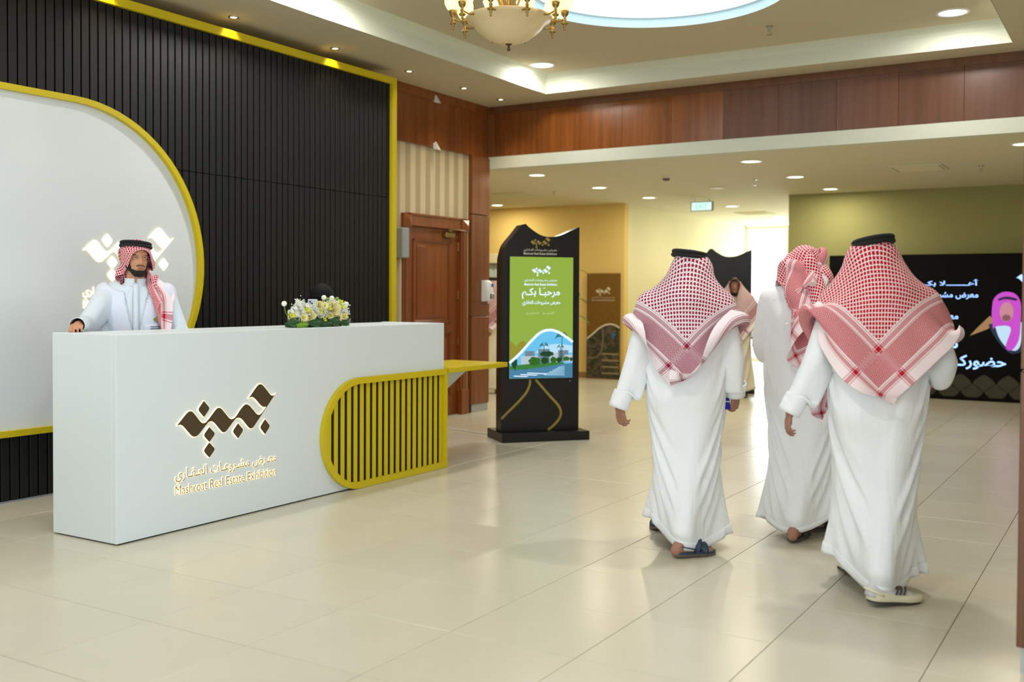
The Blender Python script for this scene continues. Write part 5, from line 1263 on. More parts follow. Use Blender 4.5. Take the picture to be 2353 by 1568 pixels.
def make_sleeve(J, S, m=None, parent=None, r0=0.082, r1=0.068, r2=0.054, steps=30, cuff=True, over=0.02, slack=1.05, drop=0.0):
    sh, el, wr = J['sh'+S], J['el'+S], J['wr'+S]
    sd = -1 if S == 'L' else 1
    inn = sh+np.array([-sd*0.035, 0, drop]); end = wr+(wr-el)/np.linalg.norm(wr-el)*over
    pts = [inn, sh+(el-sh)*0.12, el, end]
    # smooth centre line
    n = 44; seg = 36
    L1 = np.linalg.norm(pts[2]-pts[0]); L2 = np.linalg.norm(pts[3]-pts[2]); C = []
    for k in range(n):
        t = k/(n-1)*(L1+L2)
        def at(t):
            if t < L1: return pts[0]+(pts[2]-pts[0])*t/L1
            return pts[2]+(pts[3]-pts[2])*(t-L1)/L2
        w = 0.05
        C.append((at(max(0, t-w))+at(t)*2+at(min(L1+L2, t+w)))/4)
    C = np.array(C); C[0] = pts[0]; C[-1] = pts[3]
    T = np.gradient(C, axis=0); T /= np.linalg.norm(T, axis=1)[:, None]
    a = np.cross([0, 1.0, 0], T[0]); a /= np.linalg.norm(a)
    P = []
    for k in range(n):
        a = a-T[k]*(a@T[k]); a /= np.linalg.norm(a); b = np.cross(T[k], a); u = k/(n-1)
        r = np.interp(u, [0, 0.15, 0.55, 1], [r0*0.90, r0, r1, r2]); fl = np.interp(u, [0, 0.4, 1], [1.05, 1.0, 0.92])
        th = np.linspace(0, 2*pi, seg, endpoint=False)
        P.append(C[k]+np.outer(np.cos(th)*r*0.94, a)+np.outer(np.sin(th)*r*fl, b)-np.array([0, 0, 0.012*math.sin(pi*u)]))
    P = np.array(P).reshape(-1, 3); idx = np.arange(n*seg).reshape(n, seg); E, st = grid_links(idx, wrap=True)
    c = Cloth(P, E, stiff=st, pins=list(range(seg*2))+list(range(seg*(n-8), seg*n)))
    # a little spare length makes elbow creases
    rest = c.rest*1.0; along = np.abs(c.E[:, 0]-c.E[:, 1]) % seg == 0; 
    for q, B in enumerate(c.B):
        al = (np.abs(B[0]-B[1]) % seg == 0) & (B[0]//seg > 12) & (B[0]//seg < 26); B[2][al] *= slack
    s = J['s']
    caps = [(sh, 0.058*s, el, 0.046*s), (el, 0.046*s, wr, 0.030*s)]
    V = c.run(steps, caps, thick=0.008, fr=0.3, iters=8, damp=0.9)
    F = [(idx[i, j], idx[i, (j+1) % seg], idx[i+1, (j+1) % seg], idx[i+1, j]) for i in range(n-1) for j in range(seg)]
    o = mesh_obj('sleeve', V, [tuple(int(q) for q in f) for f in F], m or M_THOBE, parent, thick=0.003, sub=1)
    if cuff:
        dE = (wr-el)/np.linalg.norm(wr-el); e0 = V.reshape(n, seg, 3)[-1]; ctr = e0.mean(axis=0); B = []
        for k in range(4):
            B.append(ctr+(e0-ctr)*(1.035+0.015*(k == 0))-dE*(0.062-0.066*k/3))
        B = np.array(B).reshape(-1, 3)
        FF = [(i*seg+j, i*seg+(j+1) % seg, (i+1)*seg+(j+1) % seg, (i+1)*seg+j) for i in range(3) for j in range(seg)]
        mesh_obj('cuff', B, FF, m or M_THOBE, parent, thick=0.003)

def make_ghutra(J, m, parent, N=66, size=1.30, fwd=0.115, yaw=0.0, skew=0.0, steps=110, tilt=(0, 0), extra=None, goals=None, hold=None, layer=None, wind=None, body_th=0.028, pins_r=0.088, spread=0.0, name='headscarf'):
    hd = J['head']; la = J['look']
    top = hd[2]+0.128
    ij = [(i, j) for i in range(N) for j in range(N) if i+j <= N-1+2]
    idx = -np.ones((N, N), int)
    for k, (i, j) in enumerate(ij): idx[i, j] = k
    u = np.array([q[0] for q in ij])/(N-1)*size; v = np.array([q[1] for q in ij])/(N-1)*size
    a = (u+v)/math.sqrt(2); b = (u-v)/math.sqrt(2); fold = size/math.sqrt(2)
    y = fwd-(fold-a); x = -b+skew
    # start as a shallow tent over the head, so nothing gets caught on the shoulders
    r = np.hypot(x, y); z = top+0.012-np.maximum(0, r-0.06)*0.55
    sc = np.where(r > 0.06, (0.06+(r-0.06)*math.sqrt(1-0.55**2))/np.maximum(r, 1e-6), 1); x = x*sc; y = y*sc
    ca, sa = math.cos(la+yaw), math.sin(la+yaw)
    P = np.stack([hd[0]+x*ca+y*sa, hd[1]-x*sa+y*ca, z], 1)
    E, st = grid_links(idx)
    for i in range(N):
        for j in range(N):
            for di, dj in ((4, 0), (0, 4), (4, 4), (4, -4)):
                if i+di < N and 0 <= j+dj < N and idx[i, j] >= 0 and idx[i+di, j+dj] >= 0: E.append((idx[i, j], idx[i+di, j+dj])); st.append(0.22)
    rest = []
    for e in E:
        rest.append(math.hypot(u[e[0]]-u[e[1]], v[e[0]]-v[e[1]]))
    dC = np.hypot(P[:, 0]-hd[0], P[:, 1]-hd[1])
    c = Cloth(P, E, rest=rest, stiff=st, pins=None)
    s = J['s']
    f = np.array([math.sin(la), math.cos(la), 0])
    caps = [(hd+f*0.018+[0, 0, 0.045], 0.084, hd-f*0.030+[0, 0, 0.038], 0.084, None, 0.9), (hd+f*0.03-[0, 0, 0.02], 0.068, hd+f*0.04-[0, 0, 0.08], 0.050, None, 0.6)]
    caps += [(q[0], q[1]+(body_th if k < 4 else 0.01), q[2], q[3]+(body_th if k < 4 else 0.01))+tuple(q[4:]) for k, q in enumerate(torso_col(J))]
    for S in 'LR': caps += [(J['sh'+S], 0.084*s, J['el'+S], 0.076*s), (J['el'+S], 0.076*s, J['wr'+S], 0.064*s)]
    if extra: caps += extra
    # first settle a few steps, then the cord holds the crown in place
    c.run(14, caps, thick=0.004, fr=0.8, iters=10, damp=0.92)
    k = np.where((np.hypot(c.P[:, 0]-hd[0], c.P[:, 1]-hd[1]) < pins_r) & (c.P[:, 2] > hd[2]+0.05))[0]
    c.w[k] = 0
    c.goals = []
    if hold is not None: c.hold = hold+(0.012*np.sin((u-v)*14)+0.006*np.cos((u+v)*11),)
    for (gu, gv, way, rel) in (goals or []):
        q = int(np.argmin((u-gu)**2+(v-gv)**2)); c.w[q] = 0; c.goals.append((q, way, rel))
    th = 0.005 if layer is None else 0.005+0.012*np.clip(layer(u, v), 0, 1)
    V = c.run(steps, caps, thick=th, fr=0.35, iters=12, damp=0.96, wind=wind)
    F = []
    for i in range(N-1):
        for j in range(N-1):
            q = [idx[i, j], idx[i+1, j], idx[i+1, j+1], idx[i, j+1]]
            if min(q) >= 0: F.append(tuple(int(w) for w in q))
    o = mesh_obj(name, V, F, m, parent, uv=np.stack([u, v], 1), thick=0.003, sub=1)
    return c, o

def make_agal(J, parent, r=0.094, dz=0.092, tilt=(0.0, 0.0), th=0.0115, yaw=0.0, dc=(0, 0)):
    """two stacked black cord rings"""
    hd = J['head']; la = J['look']; f = np.array([math.sin(la), math.cos(la), 0]); ri = np.array([math.cos(la), -math.sin(la), 0])
    mb = MB()
    for k in (0, 1):
        pts = []
        for q in range(41):
            t = 2*pi*q/40; rr = r+0.004*(1-k)
            o = ri*math.cos(t)*rr*0.93+f*(math.sin(t)*rr*1.10)
            z = dz+0.020*k+tilt[0]*math.cos(t)*rr+tilt[1]*math.sin(t)*rr
            pts.append(hd+o+np.array([dc[0], dc[1]-0.004, z]))
        mb.tube(pts[:-1]+[pts[0], pts[1]], th, n=10, caps=False)
    return mb.build('head_cord', M_BLACKCORD, parent, smooth=True)

def person(label, loc, rz, group=None):
    mb = None
    return dict(label=label, loc=loc, rz=rz, group=group)
def place(o, label, loc, rz, group=None):
    o.location = (loc[0], loc[1], 0); o.rotation_euler = (0, 0, rz); tag(o, label, 'person', group); return o
# ------------------------------------------------------------------ footwear
M_SANDAL = mat('navy_sandal', (38, 58, 82), rough=0.5, bump=0.0006, bscale=90)
M_SOLE = mat('sandal_sole', (96, 84, 72), rough=0.7)
M_BLKSANDAL = mat('black_sandal', (36, 33, 32), rough=0.6)
M_SNEAK = mat('cream_sneaker', (226, 219, 190), rough=0.65, bump=0.0006, bscale=120)
M_SNEAKGREY = mat('grey_knit', (202, 202, 208), rough=0.8)
M_DARKGREY = mat('dark_grey_rubber', (62, 60, 60), rough=0.7)

def sole_outline(L, wf, wh):
    pts = []
    for t in np.linspace(0, 2*pi, 32, endpoint=False):
        y = 0.5-0.5*math.cos(t); w = np.interp(y, [0, 0.08, 0.2, 0.45, 0.7, 0.92, 1], [wh*0.35, wh*0.85, wh, wh*0.92, wf, wf*0.68, wf*0.2])
        pts.append(((1 if math.sin(t) > 0 else -1)*w if abs(math.sin(t)) > 1e-6 else 0, (y-0.22)*L))
    return pts
def foot_frame(ank, toe, pitch=0.0):
    a = np.array(ank, float); t = np.array(toe, float); d = t-a; d[2] = 0; d /= np.linalg.norm(d); sd = np.array([d[1], -d[0], 0])
    cp, sp = math.cos(pitch), math.sin(pitch)
    piv = t.copy(); piv[2] = 0.0
    L0 = np.linalg.norm((t-a)[:2])
    def F(x, y, z):       # y from the ankle towards the toe; the heel lifts about the toe
        yy = y-L0; return piv+sd*x+d*(yy*cp)+np.array([0, 0, -yy*sp+z*cp])+d*z*sp
    return F, L0
def make_sandal(ank, toe, parent, strap_m, pitch=0.0, name='sandal'):
    F, L0 = foot_frame(ank, toe, pitch); o = sole_outline(0.275, 0.050, 0.036)
    mb = MB(); mb.prism(o, lambda u, v, d: F(u, v, d), 0.012, 0.024)
    s = mb.build(name, strap_m, parent, smooth=True, auto=40)
    mb = MB(); mb.prism([(u*1.03, v*1.01) for u, v in o], lambda u, v, d: F(u, v, d), 0.0, 0.012); mb.build('sole', M_SOLE if strap_m is M_SANDAL else M_DARKGREY, s, smooth=True, auto=40)
    mb = MB()
    def strap(y0, y1, h, w):
        pts = [F((0.047 if y0 > 0.05 else 0.037)*math.cos(t), y0+(y1-y0)*abs(math.sin(t)), 0.018+h*math.sin(t)**0.8) for t in np.linspace(0, pi, 13)]
        mb.tube(pts, w, n=8, flat=0.22, upv=(0, 0, 1))
    strap(0.105, 0.115, 0.052, 0.026); strap(0.055, 0.090, 0.075, 0.018)
    # heel strap
    pts = [F(0.040*math.cos(t), 0.05-0.10*math.sin(t), 0.040+0.018*math.sin(t)) for t in np.linspace(0, pi, 15)]
    mb.tube(pts, 0.011, n=8, flat=0.3, upv=(0, 0, 1)); mb.build('strap', strap_m, s, smooth=True)
    return s
def make_sneaker(ank, toe, parent, pitch=0.0):
    F, L0 = foot_frame(ank, toe, pitch)
    mb = MB(); ys = np.linspace(-0.075, 0.215, 18); rings = []
    n = 20
    for y in ys:
        u = (y+0.075)/0.29
        w = np.interp(u, [0, 0.06, 0.25, 0.5, 0.75, 0.93, 1], [0.022, 0.034, 0.039, 0.040, 0.048, 0.036, 0.016])
        h = np.interp(u, [0, 0.06, 0.28, 0.42, 0.6, 0.85, 1], [0.075, 0.098, 0.098, 0.088, 0.066, 0.050, 0.032])
        rings.append([F(w*math.cos(t)*(1.0 if math.sin(t) < 0.3 else 1-0.35*(math.sin(t)-0.3)), y, 0.028+(h-0.028)*max(0, math.sin(t)) if math.sin(t) > 0 else 0.028) for t in np.linspace(0, 2*pi, n, endpoint=False)])
    vs = [q for r_ in rings for q in r_]; fs = [(k*n+q, k*n+(q+1) % n, (k+1)*n+(q+1) % n, (k+1)*n+q) for k in range(len(ys)-1) for q in range(n)]
    fs += [tuple(range(n-1, -1, -1)), tuple(range((len(ys)-1)*n, len(ys)*n))]; mb.add(vs, fs)
    s = mb.build('sneaker', M_SNEAKGREY, parent, smooth=True)
    mb = MB(); o = sole_outline(0.305, 0.054, 0.044)
    prof = [(0.90, 0.008), (1.0, 0.014), (1.03, 0.030), (0.97, 0.042)]
    vs = []; m = len(o)
    for k, z in prof:
        for u, v in o:
            lift = 0.012 if v < -0.03 else 0
            vs.append(F(u*k, (v-0.075)*(1+(k-1)*0.6)+0.070, z+lift*(z > 0.02)))
    fs = [(k*m+q, k*m+(q+1) % m, (k+1)*m+(q+1) % m, (k+1)*m+q) for k in range(3) for q in range(m)]+[tuple(range(m-1, -1, -1)), tuple(range(3*m, 4*m))]
    mb.add(vs, fs); mb.build('midsole', M_SNEAK, s, smooth=True)
    mb = MB(); mb.prism([(u*0.93, v*0.96) for u, v in o], lambda u, v, d: F(u, v, d), 0.0, 0.010); mb.build('outsole', M_DARKGREY, s, smooth=True, auto=40)
    mb = MB()
    pts = [F(0.034*math.cos(t), -0.020-0.047*math.sin(t), 0.040+0.022*math.sin(t)) for t in np.linspace(0, pi, 12)]
    mb.tube(pts, 0.022, n=10, flat=0.30, upv=(0, 0, 1)); mb.build('heel_counter', M_SNEAK, s, smooth=True)
    for sd in (-1, 1):
        mb = MB()
        for k in range(3):
            y = 0.055+0.022*k; mb.tube([F(sd*0.046, y-0.006, 0.046), F(sd*0.041, y+0.004, 0.064), F(sd*0.026, y+0.012, 0.078)], 0.005, n=6)
        mb.build('side_stripes', M_DARKGREY, s, smooth=True)
    return s

# ------------------------------------------------------------------ the man in front of the pillar (nearest walker)
def build_man3():
    J = make_pose(H=1.735, hip=(-0.040, 0.0), lean=(0.0, 0.02), head=(-0.030, 0.03), footR=(-0.015, -0.175), toeR=(0.125, -0.06), liftR=0.025,
                  footL=(-0.165, 0.32), toeL=(-0.185, 0.48), liftL=0.02,
                  elbL=(-0.325, -0.07, 1.125), wrL=(-0.432, -0.09, 0.895), elbR=(0.255, -0.02, 1.13), wrR=(0.19, 0.22, 1.12), look=-0.12, girth=1.05)
    caps = body_caps(J)+head_caps(J)
    for S in 'RL':
        dT = J['toe'+S]-J['an'+S]; caps.append((J['an'+S]+[0, 0, -0.01], 0.030, J['an'+S]+dT*0.55+[0, 0, 0.004], 0.022))
    caps += hand_caps(J['wrL'], (-0.20, 0.10, -0.9), (-0.9, -0.3, 0.2), -1, curl=0.75)
    caps += hand_caps(J['wrR'], (-0.5, 0.8, 0.1), (0.2, 0.2, 0.9), -1, curl=0.8)
    o = body_mesh('person', caps, M_SKIN)
    tm = make_thobe(J, hem_c=(-0.065, 0.06), hem_dir=(-0.14, 0.475), hem_a=0.318, hem_b=0.142, hem_z=0.10, hem_tilt=(0.03, -0.02), parent=o, wind=(0.0, 1.2, 0))
    make_sleeve(J, 'L', parent=o)
    make_sleeve(J, 'R', parent=o)
    hd = J['head']
    make_ghutra(J, M_GH_RED, o, fwd=0.12, steps=90, extra=[(hd+[0, -0.01, 0.0], 0.132, J['neck']+[0, 0.0, -0.01], 0.195)],
                goals=[(0.545, 0, [((-0.290, -0.055, 1.375), 30)], 0), (0, 0.56, [((0.305, -0.05, 1.315), 30)], 0), (0, 0, [((0.055, -0.20, 0.985), 30)], 0),
                       (0.795, 0, [((-0.255, 0.13, 1.24), 30)], 0), (0, 0.80, [((0.235, 0.15, 1.22), 30)], 0), (1.28, 0, [((-0.300, 0.09, 0.83), 40)], 0), (1.06, 0.0, [((-0.315, 0.10, 1.05), 40)], 0), (1.05, 0.22, [((-0.24, 0.15, 1.05), 40)], 0)])
    make_agal(J, o, tilt=(0.16, -0.10), dz=0.098, th=0.0125)
    make_sneaker(J['anR'], J['toeR'], o, pitch=0.10); make_sneaker(J['anL'], J['toeL'], o, pitch=0.16)
    place(o, 'walking person in cream sneakers, red checked headscarf with black cord, nearest the wooden pillar', (-1.038, 5.205), 0.1968)
    return o

def build_man1():
    J = make_pose(H=1.71, hip=(-0.012, 0.0), lean=(0.0, 0.02), head=(0.020, 0.03), footR=(-0.015, -0.165), toeR=(0.150, -0.045), liftR=0.012,
                  footL=(-0.095, 0.36), toeL=(-0.185, 0.52), liftL=0.02,
                  elbL=(-0.295, -0.03, 1.06), wrL=(-0.375, -0.05, 0.825), elbR=(0.262, -0.01, 1.09), wrR=(0.268, 0.06, 0.90), look=0.35, girth=1.06)
    caps = body_caps(J)+head_caps(J)+foot_caps(J['anR'], J['toeR'])+foot_caps(J['anL'], J['toeL'])
    caps += hand_caps(J['wrL'], (0.10, 0.15, -0.95), (-0.7, -0.7, 0.0), -1, curl=0.7)
    caps += hand_caps(J['wrR'], (0.0, 0.25, -0.95), (0.8, -0.6, 0.0), 1, curl=0.9)
    o = body_mesh('person', caps, M_SKIN)
    make_thobe(J, hem_c=(-0.045, 0.09), hem_dir=(-0.08, 0.525), hem_a=0.325, hem_b=0.130, hem_z=0.10, hem_tilt=(0.035, -0.02), parent=o, wind=(0.3, 0.8, 0), waist_w=0.222, depth=0.165)
    make_sleeve(J, 'L', parent=o); make_sleeve(J, 'R', parent=o, r0=0.086, r1=0.074)
    hd = J['head']
    make_ghutra(J, M_GH_MAR, o, fwd=0.12, steps=90, yaw=-0.25, extra=[(hd+[0.01, -0.01, 0.0], 0.120, J['neck']+[0, 0.0, -0.01], 0.168)],
                goals=[(0.53, 0, [((-0.265, -0.05, 1.305), 30)], 0), (0, 0.50, [((0.235, -0.05, 1.368), 30)], 0), (0, 0, [((-0.087, -0.20, 1.04), 30)], 0),
                       (0.75, 0, [((-0.21, 0.14, 1.24), 30)], 0), (0, 0.77, [((0.19, 0.16, 1.22), 30)], 0)])
    make_agal(J, o, tilt=(-0.10, -0.08), dz=0.088, th=0.012)
    make_sandal(J['anR'], J['toeR'], o, M_SANDAL, pitch=0.05); make_sandal(J['anL'], J['toeL'], o, M_SANDAL, pitch=0.22)
    place(o, 'walking person in navy sandals and maroon checked headscarf with black cord, left of three', (-2.174, 5.528), 0.3748)
    return o

def build_man2():
    J = make_pose(H=1.76, hip=(-0.02, 0.0), lean=(0.0, 0.02), head=(0.0, 0.04), footR=(-0.06, -0.14), toeR=(-0.01, 0.05), liftR=0.012,
                  footL=(0.055, 0.17), toeL=(0.170, 0.30), liftL=0.015,
                  elbL=(-0.265, 0.02, 1.16), wrL=(-0.20, 0.26, 1.16), elbR=(0.26, 0.02, 1.13), wrR=(0.18, 0.22, 1.05), look=-0.2, girth=1.04)
    caps = body_caps(J)+head_caps(J)+foot_caps(J['anR'], J['toeR'])+foot_caps(J['anL'], J['toeL'])
    caps += hand_caps(J['wrL'], (0.4, 0.8, 0.1), (0.0, 0.2, 0.9), 1, curl=0.9)
    caps += hand_caps(J['wrR'], (-0.2, 0.8, -0.2), (0.2, 0.2, 0.9), -1, curl=0.9)
    o = body_mesh('person', caps, M_SKIN)
    make_thobe(J, hem_c=(-0.01, 0.02), hem_dir=(0.12, 0.35), hem_a=0.24, hem_b=0.168, hem_z=0.09, hem_tilt=(-0.03, 0.0), parent=o, wind=(0.0, 0.6, 0), waist_w=0.225)
    make_sleeve(J, 'L', parent=o); make_sleeve(J, 'R', parent=o)
    hd = J['head']; t = hd[2]
    make_ghutra(J, M_GH_RED, o, fwd=0.10, steps=120, extra=[(hd+[0, 0, 0.0], 0.108, J['neck']+[0, 0.0, -0.03], 0.130)], layer=lambda u, v: np.maximum(v-0.62, u-0.62)*6, hold=(1.36, hd+[0, 0, 0.03], 0.118, J['neck']+[0, -0.02, -0.05], 0.150),
                goals=[(0, 0, [((-0.06, -0.20, 1.04), 30)], 0), (0, 1.28, [((0.10, 0.15, t+0.32), 35), ((-0.05, -0.12, t+0.22), 15), ((0.02, -0.21, t-0.10), 15)], 0),
                       (1.28, 0, [((-0.14, 0.10, t+0.25), 35), ((-0.10, -0.16, t+0.12), 15), ((-0.115, -0.20, t-0.33), 15)], 0)])
    make_sandal(J['anR'], J['toeR'], o, M_BLKSANDAL, pitch=0.05); make_sandal(J['anL'], J['toeL'], o, M_BLKSANDAL, pitch=0.05)
    place(o, 'middle walker in black sandals, red checked headscarf wrapped up without a cord', (-1.692, 6.22), 0.2656)
    return o
if 'PEOPLE_OFF' not in globals():
    MAN3 = build_man3()
    MAN1 = build_man1()
    MAN2 = build_man2()
M_SKIN2 = mat('warm_skin', (196, 142, 108), rough=0.5, var=0.05, bump=0.0005, bscale=60)
M_HAIR = mat('black_hair', (26, 20, 17), rough=0.85, bump=0.003, bscale=420)
M_LIP = mat('lips', (160, 100, 88), rough=0.5)
M_EYEW = mat('eye_white', (224, 216, 210), rough=0.25)
M_IRIS = mat('iris', (44, 32, 24), rough=0.2)
M_VEST = mat_cloth('pale_blue_vest', (222, 228, 243), rough=0.55, bump=0.006, scale=5)
M_THOBE2 = mat_cloth('cool_white_cotton', (218, 228, 238), rough=0.6, bump=0.007, scale=6)
M_GOLD = mat('matte_gold_print', (150, 138, 60), rough=0.6)
M_INK = mat('dark_blue_ink', (60, 64, 96), rough=0.7)
M_ABAYA = mat_cloth('black_abaya', (15, 15, 17), rough=0.75, bump=0.004)

def patch(body, name, fn, off, m, thick=0.003, parent=None):
    """a piece that lies on the body: faces whose centre passes fn, lifted off along the normals"""
    me = body.data; V = np.empty(len(me.vertices)*3); me.vertices.foreach_get('co', V); V = V.reshape(-1, 3)
    Nn = np.empty(len(me.vertices)*3); me.vertices.foreach_get('normal', Nn); Nn = Nn.reshape(-1, 3)
    keep = fn(V); used = {}; F = []; O = []
    polys = [tuple(p.vertices) for p in me.polygons]
    for p in polys:
        if all(keep[i] for i in p):
            F.append(tuple(used.setdefault(i, len(used)) for i in p))
    ids = np.array(list(used.keys()))
    if len(ids) == 0: return None
    return mesh_obj(name, V[ids]+Nn[ids]*off, F, m, parent or body, thick=thick)

def face_parts(o, J, beard=True):
    hd = J['head']; la = J['look']; f = np.array([math.sin(la), math.cos(la), 0]); r = np.array([math.cos(la), -math.sin(la), 0]); z = np.array([0, 0, 1.0])
    me = o.data; V = np.empty(len(me.vertices)*3); me.vertices.foreach_get('co', V); V = V.reshape(-1, 3)
    def loc(P): d = P-hd; return d@r, d@f, d[:, 2]
    x, y, h = loc(V)
    front = y > 0.04
    def g(cx, ch, sx, sh): return np.exp(-((x-cx)/sx)**2-((h-ch)/sh)**2)*front
    dy = np.zeros(len(V))
    for s in (-1, 1):
        dy -= 0.016*g(s*0.032, 0.008, 0.020, 0.013)        # eye sockets
        dy += 0.004*g(s*0.032, 0.030, 0.024, 0.008)        # brow ridge
        dy += 0.003*g(s*0.045, -0.022, 0.018, 0.014)       # cheekbone
    dy -= 0.005*g(0, -0.046, 0.016, 0.006)
    dy += 0.0065*g(0, -0.0565, 0.018, 0.0045); dy -= 0.004*g(0, -0.0625, 0.020, 0.0025); dy += 0.006*g(0, -0.069, 0.016, 0.005)
    dy -= 0.005*g(0, -0.080, 0.020, 0.005); dy += 0.004*g(0, -0.097, 0.018, 0.012)
    V += dy[:, None]*f; me.vertices.foreach_set('co', V.ravel()); me.update()
    mb = MB(); bi = MB(); lid = MB()
    for s in (-1, 1):
        c = hd+r*s*0.0315+f*0.0775+z*0.009
        mb.ball(c, 0.0120, 16, 12); bi.ball(c+f*0.0056+r*0.0005, 0.0078, 14, 10)
        for up, hh, rr in ((1, 0.0064, 0.0028), (-1, 0.0054, 0.0020)):
            pts = [c+r*(0.0145*math.cos(t))+f*(0.0085+0.0042*math.sin(t))+z*(up*hh*math.sin(t)-0.0005) for t in np.linspace(0.0, pi, 11)]
            lid.tube(pts, rr, n=6)
    mb.build('eye', M_EYEW, o, smooth=True); bi.build('iris', M_IRIS, o, smooth=True); lid.build('eyelid', M_SKIN2, o, smooth=True)
    P = lambda fn: (lambda Q: fn(*loc(Q)))
    patch(o, 'eyebrow', P(lambda x, y, h: (y > 0.05) & (np.abs(h-(0.0285-0.25*np.maximum(0, np.abs(x)-0.038))) < 0.0036) & (np.abs(x) > 0.012) & (np.abs(x) < 0.052)), 0.0008, M_HAIR, 0.0025)
    patch(o, 'lips', P(lambda x, y, h: (y > 0.05) & (np.abs(x) < 0.0215) & (h > -0.0725+8*x*x) & (h < -0.0535-7*x*x)), 0.0003, M_LIP, 0.0008)
    if beard:
        def bd(x, y, h):
            jaw = (h < -0.066-0.2*np.abs(x)*0-0.0) & (h > -0.150)
            chin = (h < -0.082+8*x*x) & (y > 0.0) & (y < 0.16)
            side = (np.abs(x) > 0.050+0.10*np.clip(-h-0.04, -1, 0)) & (h < 0.018) & (y > 0.005) & (y < 0.075) & (h < 0.02) & (np.abs(x) > 0.047)
            side &= (np.abs(x) < 0.073)
            side &= (y-0.012) < 0.052-0.35*np.clip(h+0.065, 0, 1)
            must = (np.abs(h+0.0455+10*x*x) < 0.0042) & (np.abs(x) < 0.029) & (np.abs(x) > 0.002) & (y > 0.05) 
            mcor = (np.abs(x) < 0.007) & (h > -0.090) & (h < -0.0775) & (y > 0.05)
            return (h > -0.122) & ((chin & (y > 0.045-0.3*(h+0.105))) | side | must | mcor)
        patch(o, 'beard', P(bd), 0.0006, M_HAIR, 0.0035)
    patch(o, 'hair', P(lambda x, y, h: ((h > 0.02) & (y < 0.052) & (np.abs(x) > 0.03) & (np.abs(x) < 0.073)) | (h > 0.075)), 0.002, M_HAIR, 0.004)

def head_caps_fine(J):
    hd = J['head']; a = J['look']; f = np.array([math.sin(a), math.cos(a), 0]); r = np.array([math.cos(a), -math.sin(a), 0]); z = np.array([0, 0, 1.0])
    C = [(hd+f*0.012+z*0.045, 0.078, hd-f*0.030+z*0.038, 0.080), (hd+f*0.030+z*0.04, 0.066, hd+f*0.034-z*0.02, 0.062),
         (hd+f*0.034-z*0.03, 0.058, hd+f*0.042-z*0.070, 0.045), (hd+f*0.073-z*0.098+r*0.008, 0.020, hd+f*0.073-z*0.098-r*0.008, 0.020),
         (hd+f*0.066+z*0.032+r*0.030, 0.026, hd+f*0.066+z*0.032-r*0.030, 0.026),
         (hd+f*0.083+z*0.018, 0.0085, hd+f*0.104-z*0.026, 0.0100), (hd+f*0.103-z*0.029, 0.0105, hd+f*0.103-z*0.031, 0.0105),
         (hd+f*0.094-z*0.033+r*0.013, 0.0070, hd+f*0.094-z*0.033-r*0.013, 0.0070), (hd+f*0.072-z*0.060+r*0.016, 0.020, hd+f*0.072-z*0.060-r*0.016, 0.020)]
    for s in (-1, 1):
        C.append((hd+f*0.010-z*0.050+r*s*0.050, 0.018, hd+f*0.062-z*0.098+r*s*0.018, 0.019))
        C.append((hd+f*0.055-z*0.018+r*s*0.034, 0.024, hd+f*0.048-z*0.055+r*s*0.030, 0.022))
        for q0, q1, rr in (((0.079, -0.020, 0.020), (0.088, -0.026, 0.006), 0.0065), ((0.088, -0.026, 0.006), (0.082, -0.016, -0.022), 0.0060), ((0.079, -0.008, 0.022), (0.085, -0.014, 0.026), 0.0055), ((0.085, -0.014, 0.026), (0.090, -0.027, 0.014), 0.0055), ((0.074, -0.010, 0.02), (0.074, -0.008, -0.025), 0.008)):
            C.append((hd+r*s*q0[0]+f*q0[1]+z*q0[2], rr, hd+r*s*q1[0]+f*q1[1]+z*q1[2], rr))
    return C

